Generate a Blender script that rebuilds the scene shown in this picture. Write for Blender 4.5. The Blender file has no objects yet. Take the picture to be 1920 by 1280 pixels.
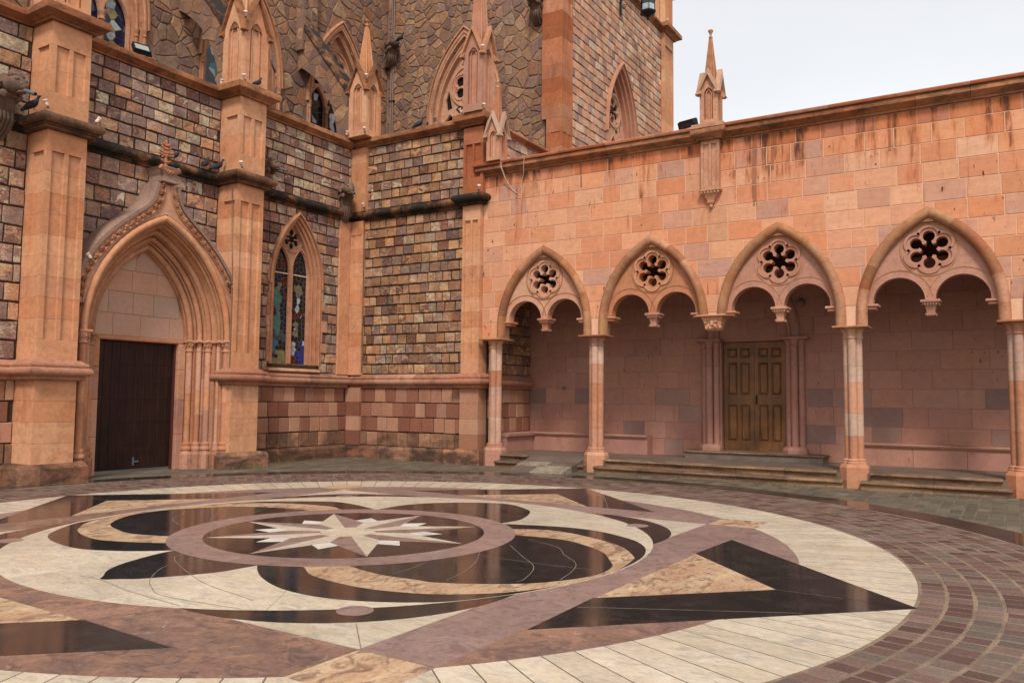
import bpy, bmesh, math, random
from math import sin, cos, pi, radians, sqrt, atan2, hypot
from mathutils import Vector, Matrix, noise
from mathutils.geometry import tessellate_polygon
random.seed(7)
R = random.random
U = random.uniform
scene = bpy.context.scene
COL = scene.collection

# ---------------------------------------------------------------- camera, sky, sun, exposure
CAMZ = 1.7
cam_d = bpy.data.cameras.new('camera')
cam = bpy.data.objects.new('camera', cam_d)
COL.objects.link(cam)
scene.camera = cam
F_PX, PITCH, ROLL, YAW = 1529.69, radians(4.029), radians(0.583), radians(31.458)
fw = Vector((-sin(YAW) * cos(PITCH), cos(YAW) * cos(PITCH), sin(PITCH)))
rt = Vector((cos(YAW), sin(YAW), 0))
up = rt.cross(fw)
r2 = rt * cos(ROLL) + up * sin(ROLL)
u2 = -rt * sin(ROLL) + up * cos(ROLL)
cm = Matrix((r2, u2, -fw)).transposed().to_4x4()
cm.translation = (0, 0, CAMZ)
cam.matrix_world = cm
cam_d.sensor_width = 36
cam_d.lens = F_PX / 1920 * 36
cam_d.clip_end = 1000
cam_d.clip_start = 0.05

SUN_DIR = Vector((0.42, -0.74, 1.0)).normalized()
world = bpy.data.worlds.new('World')
scene.world = world
world.use_nodes = True
wt = world.node_tree
wt.nodes.clear()
wout = wt.nodes.new('ShaderNodeOutputWorld')
add = wt.nodes.new('ShaderNodeAddShader')
bg1 = wt.nodes.new('ShaderNodeBackground')
bg2 = wt.nodes.new('ShaderNodeBackground')
sky = wt.nodes.new('ShaderNodeTexSky')
sky.sky_type = 'NISHITA'
sky.sun_disc = False
sky.sun_elevation = math.asin(SUN_DIR.z)
sky.sun_rotation = atan2(SUN_DIR.x, SUN_DIR.y)
bg1.inputs['Strength'].default_value = 0.05
hs = wt.nodes.new('ShaderNodeHueSaturation')
hs.inputs['Saturation'].default_value = 0.25
wt.links.new(sky.outputs[0], hs.inputs['Color'])
wt.links.new(hs.outputs[0], bg1.inputs['Color'])
tcw = wt.nodes.new('ShaderNodeTexCoord')
mpw = wt.nodes.new('ShaderNodeMapping')
mpw.inputs['Scale'].default_value = (1.0, 1.0, 2.6)
nzw = wt.nodes.new('ShaderNodeTexNoise')
nzw.inputs['Scale'].default_value = 2.2
nzw.inputs['Detail'].default_value = 5
nzw.inputs['Roughness'].default_value = 0.45
crw = wt.nodes.new('ShaderNodeValToRGB')
crw.color_ramp.elements[0].position = 0.3
crw.color_ramp.elements[0].color = (0.78, 0.79, 0.805, 1)
crw.color_ramp.elements[1].position = 0.68
crw.color_ramp.elements[1].color = (0.92, 0.915, 0.91, 1)
wt.links.new(tcw.outputs['Generated'], mpw.inputs['Vector'])
wt.links.new(mpw.outputs[0], nzw.inputs['Vector'])
wt.links.new(nzw.outputs['Fac'], crw.inputs['Fac'])
wt.links.new(crw.outputs['Color'], bg2.inputs['Color'])
bg2.inputs['Strength'].default_value = 0.355
wt.links.new(bg1.outputs[0], add.inputs[0])
wt.links.new(bg2.outputs[0], add.inputs[1])
wt.links.new(add.outputs[0], wout.inputs['Surface'])

sun_d = bpy.data.lights.new('sun', 'SUN')
sun_d.energy = 1.5
sun_d.angle = radians(11)
sun_d.color = (1.0, 0.95, 0.88)
sun = bpy.data.objects.new('sun', sun_d)
COL.objects.link(sun)
sun.rotation_euler = SUN_DIR.to_track_quat('Z', 'Y').to_euler()
sun.location = (5, -5, 30)

vs = scene.view_settings
vs.view_transform = 'Standard'
vs.look = 'None'
vs.exposure = 0.9
vs.gamma = 1
vs.use_curve_mapping = False
try:
    scene.cycles.max_bounces = 6
    scene.cycles.diffuse_bounces = 3
except Exception:
    pass

# ---------------------------------------------------------------- materials
def S(r, g, b, k=1.0):
    f = lambda c: ((c / 255) / 12.92 if c / 255 <= 0.04045 else (((c / 255) + 0.055) / 1.055) ** 2.4) * k
    return (min(f(r), .95), min(f(g), .95), min(f(b), .95), 1)

class NT:
    def __init__(s, name):
        s.m = bpy.data.materials.new(name)
        s.m.use_nodes = True
        s.t = s.m.node_tree
        s.b = s.t.nodes['Principled BSDF']
    def n(s, typ, **kw):
        nd = s.t.nodes.new(typ)
        for k, v in kw.items():
            if k in ('operation', 'blend_type', 'data_type', 'interpolation', 'feature', 'noise_dimensions', 'distance', 'wave_type', 'bands_direction', 'clamp', 'use_clamp'):
                setattr(nd, k, v)
            else:
                key = int(k[1:]) if k[0] == 'i' and k[1:].isdigit() else k
                inp = nd.inputs[key]
                if isinstance(v, bpy.types.NodeSocket):
                    s.t.links.new(v, inp)
                else:
                    inp.default_value = v
        return nd
    def math(s, op, a, b=0.0, c=0.0):
        return s.n('ShaderNodeMath', operation=op, i0=a, i1=b, i2=c).outputs[0]
    def vmath(s, op, a, b=(0, 0, 0)):
        nd = s.n('ShaderNodeVectorMath', operation=op, i0=a)
        if isinstance(b, bpy.types.NodeSocket) or not isinstance(b, (int, float)):
            if isinstance(b, bpy.types.NodeSocket): s.t.links.new(b, nd.inputs[1])
            else: nd.inputs[1].default_value = b
        return nd.outputs[0]
    def scale(s, a, f):
        nd = s.n('ShaderNodeVectorMath', operation='SCALE', i0=a)
        if isinstance(f, bpy.types.NodeSocket): s.t.links.new(f, nd.inputs['Scale'])
        else: nd.inputs['Scale'].default_value = f
        return nd.outputs[0]
    def ramp(s, fac, stops, interp='LINEAR'):
        nd = s.t.nodes.new('ShaderNodeValToRGB')
        cr = nd.color_ramp
        cr.interpolation = interp
        while len(cr.elements) < len(stops): cr.elements.new(0.5)
        for e, (p, c) in zip(cr.elements, stops):
            e.position = p
            e.color = c if hasattr(c, '__len__') else (c, c, c, 1)
        s.t.links.new(fac, nd.inputs[0])
        return nd.outputs[0]
    def mix(s, fac, a, b, bt='MIX'):
        nd = s.t.nodes.new('ShaderNodeMix')
        nd.data_type = 'RGBA'
        nd.blend_type = bt
        for i, v in ((0, fac), (6, a), (7, b)):
            if isinstance(v, bpy.types.NodeSocket): s.t.links.new(v, nd.inputs[i])
            else: nd.inputs[i].default_value = v
        return nd.outputs[2]
    def noise(s, vec, sc, det=4, rough=0.55, dist=0.0):
        return s.n('ShaderNodeTexNoise', Vector=vec, Scale=sc, Detail=det, Roughness=rough, Distortion=dist).outputs['Fac']
    def rnd(s):
        oi = s.t.nodes.new('ShaderNodeObjectInfo').outputs['Random']
        at = s.t.nodes.new('ShaderNodeAttribute')
        at.attribute_name = 'rid'
        gi = at.outputs['Fac']
        return s.math('FRACT', s.math('ADD', oi, s.math('MULTIPLY', gi, 7.31)))
    def pos(s):
        return s.t.nodes.new('ShaderNodeNewGeometry').outputs['Position']
    def fin(s, col, rough=0.8, bump=None, bd=0.01, bs=0.5, spec=0.3, **kw):
        for key, v in (('Base Color', col), ('Roughness', rough), ('Specular IOR Level', spec)):
            if isinstance(v, bpy.types.NodeSocket): s.t.links.new(v, s.b.inputs[key])
            else: s.b.inputs[key].default_value = v
        for k, v in kw.items(): s.b.inputs[k.replace('_', ' ')].default_value = v
        if bump is not None:
            bn = s.n('ShaderNodeBump', Strength=bs, Distance=bd, Height=bump)
            s.t.links.new(bn.outputs[0], s.b.inputs['Normal'])
        return s.m

ALB, ALBF = 0.80, 0.86
def stone_mat(name, palette, vary=0.5, second=None, sc=6.0, dark=0.35, streak=0.0, soot=0.0, spots=0.0, rough=0.88, bump=0.6, bd=0.012, band=0.0, jit=True, sootz=(1, 1, 1), vj=0.3, bloom=0.0, rain=None, rust=0.0, tone=0.0, gain=1.0):
    palette = [tuple([min(.9, c * gain) for c in q[:3]] + [1]) for q in palette]
    t = NT(name)
    p0 = t.pos()
    rnd = t.rnd()
    off = t.scale((1, 1.7, 2.3), t.math('MULTIPLY', rnd, 60.0)) if jit else None
    if jit:
        cn = t.n('ShaderNodeCombineXYZ', X=t.math('MULTIPLY', rnd, 61.0), Y=t.math('MULTIPLY', rnd, 37.0), Z=t.math('MULTIPLY', rnd, 83.0)).outputs[0]
        p = t.vmath('ADD', p0, cn)
    else:
        p = p0
    n = len(palette)
    col = t.ramp(rnd, [(i / n, c) for i, c in enumerate(palette)], 'CONSTANT')
    r2_ = t.math('FRACT', t.math('MULTIPLY', rnd, 17.3))
    big = t.noise(p, sc * 0.35, 3, 0.6, 0.6)
    if second is None: second = palette[n // 2]
    if tone > 0:
        alt = t.ramp(t.math('FRACT', t.math('MULTIPLY', rnd, 5.73)), [(i / n, c) for i, c in enumerate(palette)], 'CONSTANT')
        mpt = t.n('ShaderNodeMapping', Vector=p)
        mpt.inputs['Scale'].default_value = (1, 1, 1.6)
        nt = t.noise(mpt.outputs[0], 4.2, 3, 0.55, 1.0)
        thr = t.math('ADD', nt, t.math('MULTIPLY', t.math('SUBTRACT', r2_, 0.5), 0.16))
        col = t.mix(t.math('MULTIPLY', t.ramp(thr, [(0.52, 0.0), (0.545, 1.0)]), tone), col, alt)
    fac = t.ramp(big, [(0.42, 0.0), (0.62, 1.0)])
    col = t.mix(t.math('MULTIPLY', fac, vary), col, second)
    if band > 0:
        mp = t.n('ShaderNodeMapping', Vector=p)
        mp.inputs['Rotation'].default_value = (0.6, 0.9, 0.4)
        mp.inputs['Scale'].default_value = (1.0, 1.0, 5.0)
        w = t.noise(mp.outputs[0], sc * 0.9, 3, 0.5, 1.4)
        col = t.mix(t.math('MULTIPLY', t.ramp(w, [(0.47, 0.0), (0.6, 1.0)]), band), col, t.mix(0.45, col, (0.28, 0.08, 0.035, 1)))
    # value jitter per stone
    v = t.math('ADD', t.math('MULTIPLY', r2_, vj), 1.0 - vj * 0.5)
    col = t.mix(1.0, col, t.n('ShaderNodeCombineXYZ', X=v, Y=v, Z=v).outputs[0], 'MULTIPLY')
    fine = t.noise(p, sc * 5, 5, 0.65)
    fv = t.ramp(fine, [(0.3, 1 - dark), (0.72, 1.0 + dark * 0.35)])
    col = t.mix(1.0, col, fv, 'MULTIPLY')
    if spots > 0:
        mp = t.n('ShaderNodeMapping', Vector=p0)
        mp.inputs['Scale'].default_value = (1, 1, 0.42)
        s1 = t.noise(mp.outputs[0], 13.0, 2, 0.5)
        reg = t.noise(p0, 0.9, 2, 0.5)
        sf = t.math('MULTIPLY', t.ramp(s1, [(0.69, 0.0), (0.735, 1.0)]), t.ramp(reg, [(0.40, 0.0), (0.55, 1.0)]))
        col = t.mix(t.math('MULTIPLY', sf, spots), col, S(120, 45, 28))
        mp2 = t.n('ShaderNodeMapping', Vector=p0)
        mp2.inputs['Scale'].default_value = (1, 1, 0.1)
        s2 = t.noise(mp2.outputs[0], 9.0, 3, 0.6)
        reg2 = t.noise(p0, 0.7, 2, 0.5, 0.3)
        sf2 = t.math('MULTIPLY', t.ramp(s2, [(0.62, 0.0), (0.72, 1.0)]), t.ramp(reg2, [(0.48, 0.0), (0.6, 1.0)]))
        col = t.mix(t.math('MULTIPLY', sf2, spots * 0.55), col, S(165, 72, 40))
        s3 = t.noise(p0, 38.0, 1, 0.4)
        col = t.mix(t.math('MULTIPLY', t.ramp(s3, [(0.74, 0.0), (0.77, 1.0)]), spots), col, S(110, 48, 34))
    if rust > 0:
        nr = t.noise(p0, 1.7, 5, 0.7, 0.8)
        col = t.mix(t.math('MULTIPLY', t.ramp(nr, [(0.5, 0.0), (0.66, 1.0)]), rust), col, S(168, 88, 48))
        nr2 = t.noise(p, 2.6, 6, 0.72, 0.5)
        col = t.mix(t.math('MULTIPLY', t.ramp(nr2, [(0.55, 0.0), (0.68, 1.0)]), rust * .8), col, S(96, 70, 52))
    if bloom > 0:
        nb = t.noise(p, sc * 1.6, 6, 0.75, 1.2)
        col = t.mix(t.math('MULTIPLY', t.ramp(nb, [(0.56, 0.0), (0.66, 1.0)]), bloom), col, S(226, 200, 172))
        nb2 = t.noise(p, sc * 1.1, 6, 0.75, 1.6)
        col = t.mix(t.math('MULTIPLY', t.ramp(nb2, [(0.56, 0.0), (0.66, 1.0)]), bloom * 1.3), col, S(70, 48, 40))
    if rain is not None:
        sx = t.n('ShaderNodeSeparateXYZ', Vector=p0)
        mp = t.n('ShaderNodeMapping', Vector=p0)
        mp.inputs['Scale'].default_value = (1, 1, 0.12)
        s6 = t.noise(mp.outputs[0], 4.5, 5, 0.7)
        lim = t.math('ADD', t.math('MULTIPLY', t.math('SUBTRACT', sx.outputs['Z'], rain[0]), 1.0 / (rain[1] - rain[0])), -0.5)
        reg6 = t.noise(p0, 0.8, 3, 0.6)
        wob = t.math('ADD', sx.outputs['X'], t.math('MULTIPLY', t.math('SUBTRACT', s6, 0.5), 0.12))
        for xs_, hw_, zl_ in ((-4.66, 0.05, 5.95), (-4.28, 0.035, 6.7), (-1.96, 0.03, 6.75), (-8.9, 0.03, 6.9)):
            ln1 = t.math('LESS_THAN', t.math('ABSOLUTE', t.math('SUBTRACT', wob, xs_)), hw_)
            ln2 = t.math('GREATER_THAN', sx.outputs['Z'], zl_)
            col = t.mix(t.math('MULTIPLY', t.math('MULTIPLY', ln1, ln2), 0.62), col, S(84, 66, 52))
        s7 = t.math('ADD', t.math('ADD', s6, t.math('MULTIPLY', lim, 0.26)), t.math('MULTIPLY', t.math('SUBTRACT', reg6, 0.52), 0.55))
        col = t.mix(t.math('MULTIPLY', t.ramp(s7, [(0.56, 0.0), (0.68, 1.0)]), 0.6), col, S(200, 112, 64))
        col = t.mix(t.math('MULTIPLY', t.ramp(s7, [(0.66, 0.0), (0.78, 1.0)]), 0.85), col, S(72, 46, 34))
    if streak > 0:
        mp = t.n('ShaderNodeMapping', Vector=p0)
        mp.inputs['Scale'].default_value = (1, 1, 0.14)
        s1 = t.noise(mp.outputs[0], 3.2, 5, 0.65)
        s2 = t.noise(p0, 1.3, 4, 0.6)
        sf = t.math('MULTIPLY', t.ramp(s1, [(0.5, 0.0), (0.7, 1.0)]), t.ramp(s2, [(0.4, 0.0), (0.65, 1.0)]))
        col = t.mix(t.math('MULTIPLY', sf, streak), col, (0.035, 0.028, 0.02, 1))
    if soot > 0:
        mp = t.n('ShaderNodeMapping', Vector=p0)
        mp.inputs['Scale'].default_value = sootz
        s1 = t.noise(mp.outputs[0], 2.2, 6, 0.7, 0.4)
        sf = t.ramp(s1, [(0.52 - soot * 0.25, 0.0), (0.66 - soot * 0.2, 1.0)])
        col = t.mix(t.math('MULTIPLY', sf, min(1, soot + 0.3)), col, (0.022, 0.019, 0.015, 1))
        s4 = t.noise(p0, 26.0, 3, 0.7)
        col = t.mix(t.math('MULTIPLY', t.math('MULTIPLY', t.ramp(s4, [(0.62, 0.0), (0.7, 1.0)]), sf), 0.35), col, (0.4, 0.38, 0.33, 1))
    col = t.mix(1.0, col, (ALB, ALB, ALB, 1), 'MULTIPLY')
    h = t.math('ADD', t.math('MULTIPLY', big, 0.6), fine)
    return t.fin(col, rough, h, bd, bump)

brownP = [S(178, 134, 96), S(194, 140, 100), S(160, 124, 108), S(146, 108, 86), S(210, 166, 122), S(158, 136, 118), S(190, 140, 100), S(104, 76, 64), S(184, 156, 134), S(200, 144, 98), S(140, 112, 100), S(194, 146, 112), S(216, 182, 150), S(126, 82, 62), S(186, 142, 100), S(170, 128, 98), S(120, 100, 92), S(202, 156, 112)]
K = 1.0
M_brown = stone_mat('quarry_stone', brownP, 0.55, S(150, 102, 72), 7, 0.45, band=0.7, bump=1.0, bd=0.025, streak=0.3, vj=0.45, bloom=0.45, tone=0.8, gain=1.42)
brownG = [S(168, 134, 112), S(150, 122, 112), S(186, 146, 112), S(134, 112, 104), S(198, 160, 128), S(146, 104, 88), S(176, 144, 124), S(116, 92, 88), S(206, 176, 150), S(160, 116, 92), S(184, 136, 98), S(142, 118, 112), S(128, 88, 76), S(190, 152, 122), S(156, 132, 124), S(108, 78, 72)]
M_brownG = stone_mat('quarry_stone_grey', brownG, 0.55, S(140, 100, 82), 7, 0.45, band=0.6, bump=1.0, bd=0.025, streak=0.35, vj=0.45, bloom=0.55, tone=0.85, gain=1.85)
M_tower = stone_mat('tower_quarry_stone', [S(218, 166, 134), S(204, 150, 118), S(222, 176, 146), S(188, 140, 120), S(176, 144, 132), S(226, 186, 160), S(212, 154, 122), S(160, 126, 116), S(220, 162, 126), S(210, 156, 126)], 0.35, S(176, 122, 98), 7, 0.4, band=0.4, bump=0.9, bd=0.02, bloom=0.3, vj=0.35, tone=0.5, gain=1.35)
M_rubble = stone_mat('rubble_stone', [S(176, 136, 106), S(192, 146, 106), S(152, 122, 106), S(170, 128, 98), S(196, 146, 112), S(146, 116, 108), S(184, 142, 112), S(124, 98, 92), S(206, 166, 124), S(160, 130, 104), S(186, 130, 92), S(178, 150, 126)], 0.5, S(156, 116, 90), 7, 0.42, band=0.7, bump=1.0, bd=0.025, streak=0.3, vj=0.35, bloom=0.45, tone=0.6, gain=1.05)
M_rubmort = stone_mat('rubble_mortar', [S(160, 124, 104)], 0.6, S(130, 100, 84), 6, 0.45, jit=False, streak=0.25)
M_mortar = stone_mat('dark_mortar', [S(88, 68, 52)], 0.6, S(58, 46, 36), 12, 0.6, jit=False)
M_tmortar = stone_mat('tower_mortar', [S(88, 62, 46)], 0.5, S(84, 60, 48), 7, 0.4, jit=False)
M_low = stone_mat('pink_block', [S(196, 142, 112), S(204, 150, 122), S(178, 122, 94), S(192, 138, 108), S(160, 104, 82), S(198, 150, 120), S(150, 94, 74), S(184, 128, 104), S(170, 124, 102), S(142, 88, 68)], 0.25, S(168, 112, 86), 4, 0.22, bump=0.35, bd=0.006, streak=0.3, vj=0.2)
M_lowmoss = stone_mat('mossy_pink_block', [S(178, 128, 98), S(160, 112, 86), S(190, 138, 108), S(146, 104, 80)], 0.4, S(110, 84, 62), 3, 0.3, soot=0.26, bump=0.4, bd=0.008, vj=0.25, sootz=(0.7, 0.7, 1.0))
M_orange = stone_mat('orange_ashlar', [S(212, 152, 112), S(216, 160, 120), S(208, 146, 104), S(218, 164, 128), S(212, 152, 112), S(204, 140, 100), S(214, 156, 116), S(206, 148, 112)], 0.35, S(200, 134, 92), 2.2, 0.2, bump=0.4, bd=0.008, streak=0.3, vj=0.08, rust=0.3, gain=1.25)
M_trim = stone_mat('carved_stone', [S(202, 148, 114), S(196, 140, 106), S(206, 154, 124)], 0.4, S(186, 124, 86), 2.5, 0.25, bump=0.45, bd=0.008, streak=0.45, vj=0.1, rust=0.4, gain=1.2)
M_rust = stone_mat('rust_ashlar', [S(196, 118, 76), S(208, 138, 98), S(190, 108, 68), S(202, 130, 94), S(180, 102, 66), S(210, 146, 110)], 0.4, S(176, 90, 50), 2.6, 0.25, bump=0.4, bd=0.008, streak=0.5, rust=0.35)
M_pinktrim = stone_mat('pink_carved_stone', [S(222, 164, 130), S(214, 150, 112), S(208, 148, 120), S(226, 172, 142), S(206, 138, 100), S(200, 146, 124)], 0.35, S(206, 140, 104), 2.5, 0.18, bump=0.4, bd=0.007, streak=0.25, vj=0.12, rust=0.28, spots=0.35)
M_tymp = stone_mat('pale_tympanum_stone', [S(214, 172, 146), S(206, 164, 142), S(216, 166, 136), S(200, 166, 146), S(212, 176, 150)], 0.3, S(204, 152, 122), 2, 0.12, bump=0.25, bd=0.004, vj=0.08, streak=0.1)
M_drum = stone_mat('banded_column_stone', [S(222, 172, 144), S(208, 146, 112), S(220, 182, 158), S(200, 136, 102), S(218, 160, 128), S(206, 168, 150), S(212, 148, 112)], 0.35, S(196, 134, 104), 2.5, 0.2, bump=0.4, bd=0.007, streak=0.2, rust=0.25, spots=0.4, vj=0.14)
M_archm = stone_mat('arch_moulding_stone', [S(202, 146, 104), S(188, 128, 86), S(212, 154, 120), S(176, 112, 80), S(206, 150, 114)], 0.5, S(164, 112, 72), 2.2, 0.26, bump=0.4, bd=0.007, streak=0.4, vj=0.16, rust=0.5)
M_ash = stone_mat('salmon_ashlar', [S(240, 174, 132), S(236, 164, 120), S(232, 154, 112), S(240, 178, 140), S(220, 162, 134), S(238, 164, 122), S(242, 184, 146), S(230, 154, 114), S(210, 158, 136), S(236, 168, 132), S(232, 150, 104), S(240, 172, 132), S(238, 172, 134), S(230, 154, 110), S(226, 166, 128)], 0.35, S(228, 156, 116), 1.8, 0.14, bump=0.35, bd=0.006, spots=1.0, streak=0.16, band=0.2, vj=0.1, rain=(5.2, 7.4))
M_ashtop = stone_mat('salmon_ashlar_rusty', [S(220, 140, 96), S(208, 126, 84), S(226, 152, 112), S(214, 146, 118), S(222, 140, 92)], 0.4, S(196, 104, 62), 2.2, 0.16, bump=0.3, bd=0.005, spots=0.5, streak=0.3, rain=(6.0, 7.3))
M_joint = stone_mat('pale_joint', [S(234, 184, 150)], 0.3, S(232, 180, 146), 3, 0.1, jit=False, streak=0.1)
M_inner = stone_mat('loggia_ashlar', [S(204, 150, 130), S(200, 144, 122), S(196, 140, 122), S(206, 152, 130), S(200, 144, 124), S(204, 148, 122), S(194, 138, 122), S(200, 142, 122), S(202, 148, 128), S(198, 142, 122), S(200, 144, 122), S(204, 148, 126)], 0.3, S(192, 136, 112), 1.4, 0.14, bump=0.25, bd=0.004, spots=0.6, vj=0.06, streak=0.15, gain=.88)
M_innerg = stone_mat('grey_loggia_ashlar', [S(152, 120, 110), S(176, 136, 120), S(160, 124, 112)], 0.3, S(130, 104, 98), 1.4, 0.12, bump=0.2, bd=0.003, vj=0.1)
M_ceil = stone_mat('shade_dark_ceiling', [S(62, 46, 38)], 0.4, S(44, 34, 30), 3, 0.3, jit=False)  # ceiling darkened in its colour to deepen the shade inside the loggia
M_black = stone_mat('sooty_moulding', [S(176, 120, 82), S(166, 108, 72)], 0.3, S(120, 84, 60), 3, 0.35, soot=0.68, bump=0.6, bd=0.012, sootz=(0.8, 0.8, 0.8))
M_string = stone_mat('stained_ledge', [S(150, 104, 76), S(134, 92, 68)], 0.4, S(96, 70, 52), 3, 0.4, soot=0.4, bump=0.6, bd=0.012, sootz=(0.8, 0.8, 0.8))
M_corn = stone_mat('cornice_stone', [S(184, 122, 80), S(172, 108, 70), S(190, 130, 90)], 0.4, S(150, 92, 60), 3, 0.3, soot=0.25, bump=0.5, bd=0.01, streak=0.5, sootz=(0.7, 0.7, 2.5))
M_mould = stone_mat('base_moulding_stone', [S(196, 138, 110), S(188, 126, 98), S(202, 148, 120)], 0.4, S(160, 108, 82), 3, 0.25, soot=0.08, bump=0.5, bd=0.01, streak=0.35)
M_plinth = stone_mat('mossy_plinth', [S(180, 124, 94), S(168, 112, 86), S(190, 138, 108), S(150, 104, 80)], 0.4, S(120, 88, 66), 2.5, 0.3, soot=0.45, bump=0.5, bd=0.01, sootz=(0.6, 0.6, 1.2))
M_step = stone_mat('worn_step_stone', [S(168, 130, 96), S(150, 114, 88), S(160, 124, 96)], 0.5, S(130, 98, 74), 3.5, 0.35, soot=0.3, bump=0.6, bd=0.012, sootz=(0.5, 1, 4))
M_garg = stone_mat('gargoyle_stone', [S(156, 122, 100), S(142, 110, 92)], 0.5, S(90, 70, 60), 5, 0.4, soot=0.15, bump=0.5, bd=0.01)
M_greyst = stone_mat('grey_weathered_stone', [S(176, 140, 122), S(164, 132, 116)], 0.5, S(130, 108, 98), 4, 0.3, streak=0.4, bump=0.5)
M_palepin = stone_mat('pale_pinnacle_stone', [S(206, 172, 148), S(196, 158, 132), S(212, 166, 136)], 0.4, S(186, 134, 104), 3, 0.2, streak=0.15, bump=0.4)

def floor_mat(name, a, b, c2=None, sc=2.0, rough=(0.3, 0.5), spec=0.45, contrast=(0.4, 0.65), fine=0.12, stretch=(1, 1, 1), blot=0.0):
    t = NT(name)
    p0 = t.pos()
    rnd = t.rnd()
    cn = t.n('ShaderNodeCombineXYZ', X=t.math('MULTIPLY', rnd, 31.0), Y=t.math('MULTIPLY', rnd, 57.0), Z=t.math('MULTIPLY', rnd, 13.0)).outputs[0]
    p = t.vmath('ADD', p0, cn)
    mp = t.n('ShaderNodeMapping', Vector=p)
    mp.inputs['Scale'].default_value = stretch
    p = mp.outputs[0]
    n1 = t.noise(p, sc, 6, 0.62, 0.8)
    col = t.mix(t.ramp(n1, [(contrast[0], 0.0), (contrast[1], 1.0)]), a, b)
    if c2:
        n2 = t.noise(p, sc * 2.3, 6, 0.7, 1.5)
        col = t.mix(t.math('MULTIPLY', t.ramp(n2, [(0.5, 0.0), (0.6, 1.0)]), 0.75), col, c2)
    if blot > 0:
        n4 = t.noise(p0, 5.0, 5, 0.7, 1.0)
        col = t.mix(t.math('MULTIPLY', t.ramp(n4, [(0.62, 0.0), (0.72, 1.0)]), blot), col, S(226, 196, 176))
        n5 = t.noise(p0, 0.9, 6, 0.7, 1.2)
        col = t.mix(t.math('MULTIPLY', t.ramp(n5, [(0.52, 0.0), (0.68, 1.0)]), blot), col, S(92, 86, 82))
    v = t.math('ADD', t.math('MULTIPLY', t.math('FRACT', t.math('MULTIPLY', rnd, 23.1)), 0.16), 0.92)
    col = t.mix(1.0, col, t.n('ShaderNodeCombineXYZ', X=v, Y=v, Z=v).outputs[0], 'MULTIPLY')
    n3 = t.noise(p, sc * 14, 4, 0.7)
    col = t.mix(1.0, col, t.ramp(n3, [(0.3, 1 - fine * 2), (0.7, 1 + fine)]), 'MULTIPLY')
    dust = t.noise(p0, 1.4, 5, 0.65, 0.5)
    dn = t.noise(p0, 3.1, 6, 0.75, 0.8)
    col = t.mix(t.math('MULTIPLY', t.ramp(dn, [(0.5, 0.0), (0.75, 1.0)]), 0.16), col, S(140, 124, 110))
    sp = t.noise(p0, 17.0, 2, 0.5)
    col = t.mix(t.ramp(sp, [(0.775, 0.0), (0.79, 0.6)]), col, S(214, 200, 184))
    col = t.mix(1.0, col, (ALBF, ALBF, ALBF, 1), 'MULTIPLY')
    ro = t.ramp(t.math('ADD', t.math('MULTIPLY', dust, 0.7), t.math('MULTIPLY', n3, 0.3)), [(0.38, rough[0]), (0.65, rough[1])])
    h = t.noise(p0, 1.6, 2, 0.5)
    return t.fin(col, ro, t.math('ADD', h, t.math('MULTIPLY', n3, 0.02)), 0.004, 0.25, spec)

M_cream = floor_mat('cream_marble', S(222, 206, 184), S(208, 188, 158), S(182, 172, 158), 1.8, (0.25, 0.45), 0.4, (0.35, 0.7), 0.1, (0.7, 1.6, 1))
M_granite = floor_mat('black_granite', (0.020, 0.020, 0.020, 1), (0.031, 0.031, 0.032, 1), None, 3, (0.06, 0.16), 0.33, (0.3, 0.7), 0.15)
M_mauve = floor_mat('mauve_stone', S(148, 120, 112), S(162, 132, 122), S(128, 102, 96), 1.8, (0.3, 0.5), 0.4, (0.35, 0.65), 0.12, blot=0.25)
M_mauvedark = floor_mat('mauve_stone_stained', S(138, 106, 96), S(164, 124, 102), S(104, 84, 78), 1.5, (0.3, 0.5), 0.4, (0.4, 0.6), 0.15, blot=0.6)
M_tan = floor_mat('tan_breccia', S(218, 188, 152), S(196, 156, 122), S(124, 92, 82), 2.6, (0.3, 0.5), 0.4, (0.35, 0.6), 0.15, (1, 0.55, 1), blot=0.1)
M_white = floor_mat('white_marble', S(236, 230, 218), S(216, 208, 196), None, 4, (0.25, 0.4), 0.4)
M_fjoint = floor_mat('floor_joint', S(158, 140, 122), S(124, 108, 94), None, 6, (0.7, 0.9), 0.2)
M_brick = stone_mat('paving_brick', [S(124, 94, 84), S(108, 78, 70), S(136, 106, 94), S(112, 98, 88), S(100, 70, 62), S(126, 108, 94), S(118, 88, 80), S(132, 112, 100)], 0.35, S(104, 86, 76), 8, 0.35, bump=0.6, bd=0.006, rough=0.58, vj=0.35)
M_paver = stone_mat('grey_paver', [S(124, 112, 94), S(112, 100, 86), S(136, 122, 104), S(104, 96, 84), S(118, 108, 88)], 0.4, S(98, 88, 74), 8, 0.4, bump=0.7, bd=0.008, rough=0.62)
M_bed = stone_mat('sandy_joint_mortar', [S(158, 132, 110)], 0.6, S(112, 92, 76), 6, 0.35, jit=False, rough=0.95)
M_bed2 = stone_mat('pale_grey_mortar', [S(136, 118, 98)], 0.6, S(98, 86, 70), 6, 0.35, jit=False, rough=0.95)
M_slab = floor_mat('loggia_floor_stone', S(122, 104, 92), S(104, 88, 78), None, 1.5, (0.5, 0.7), 0.3)
M_ramp = floor_mat('ramp_stone', S(150, 134, 116), S(120, 110, 96), S(176, 156, 134), 2.5, (0.6, 0.8), 0.2)

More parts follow.
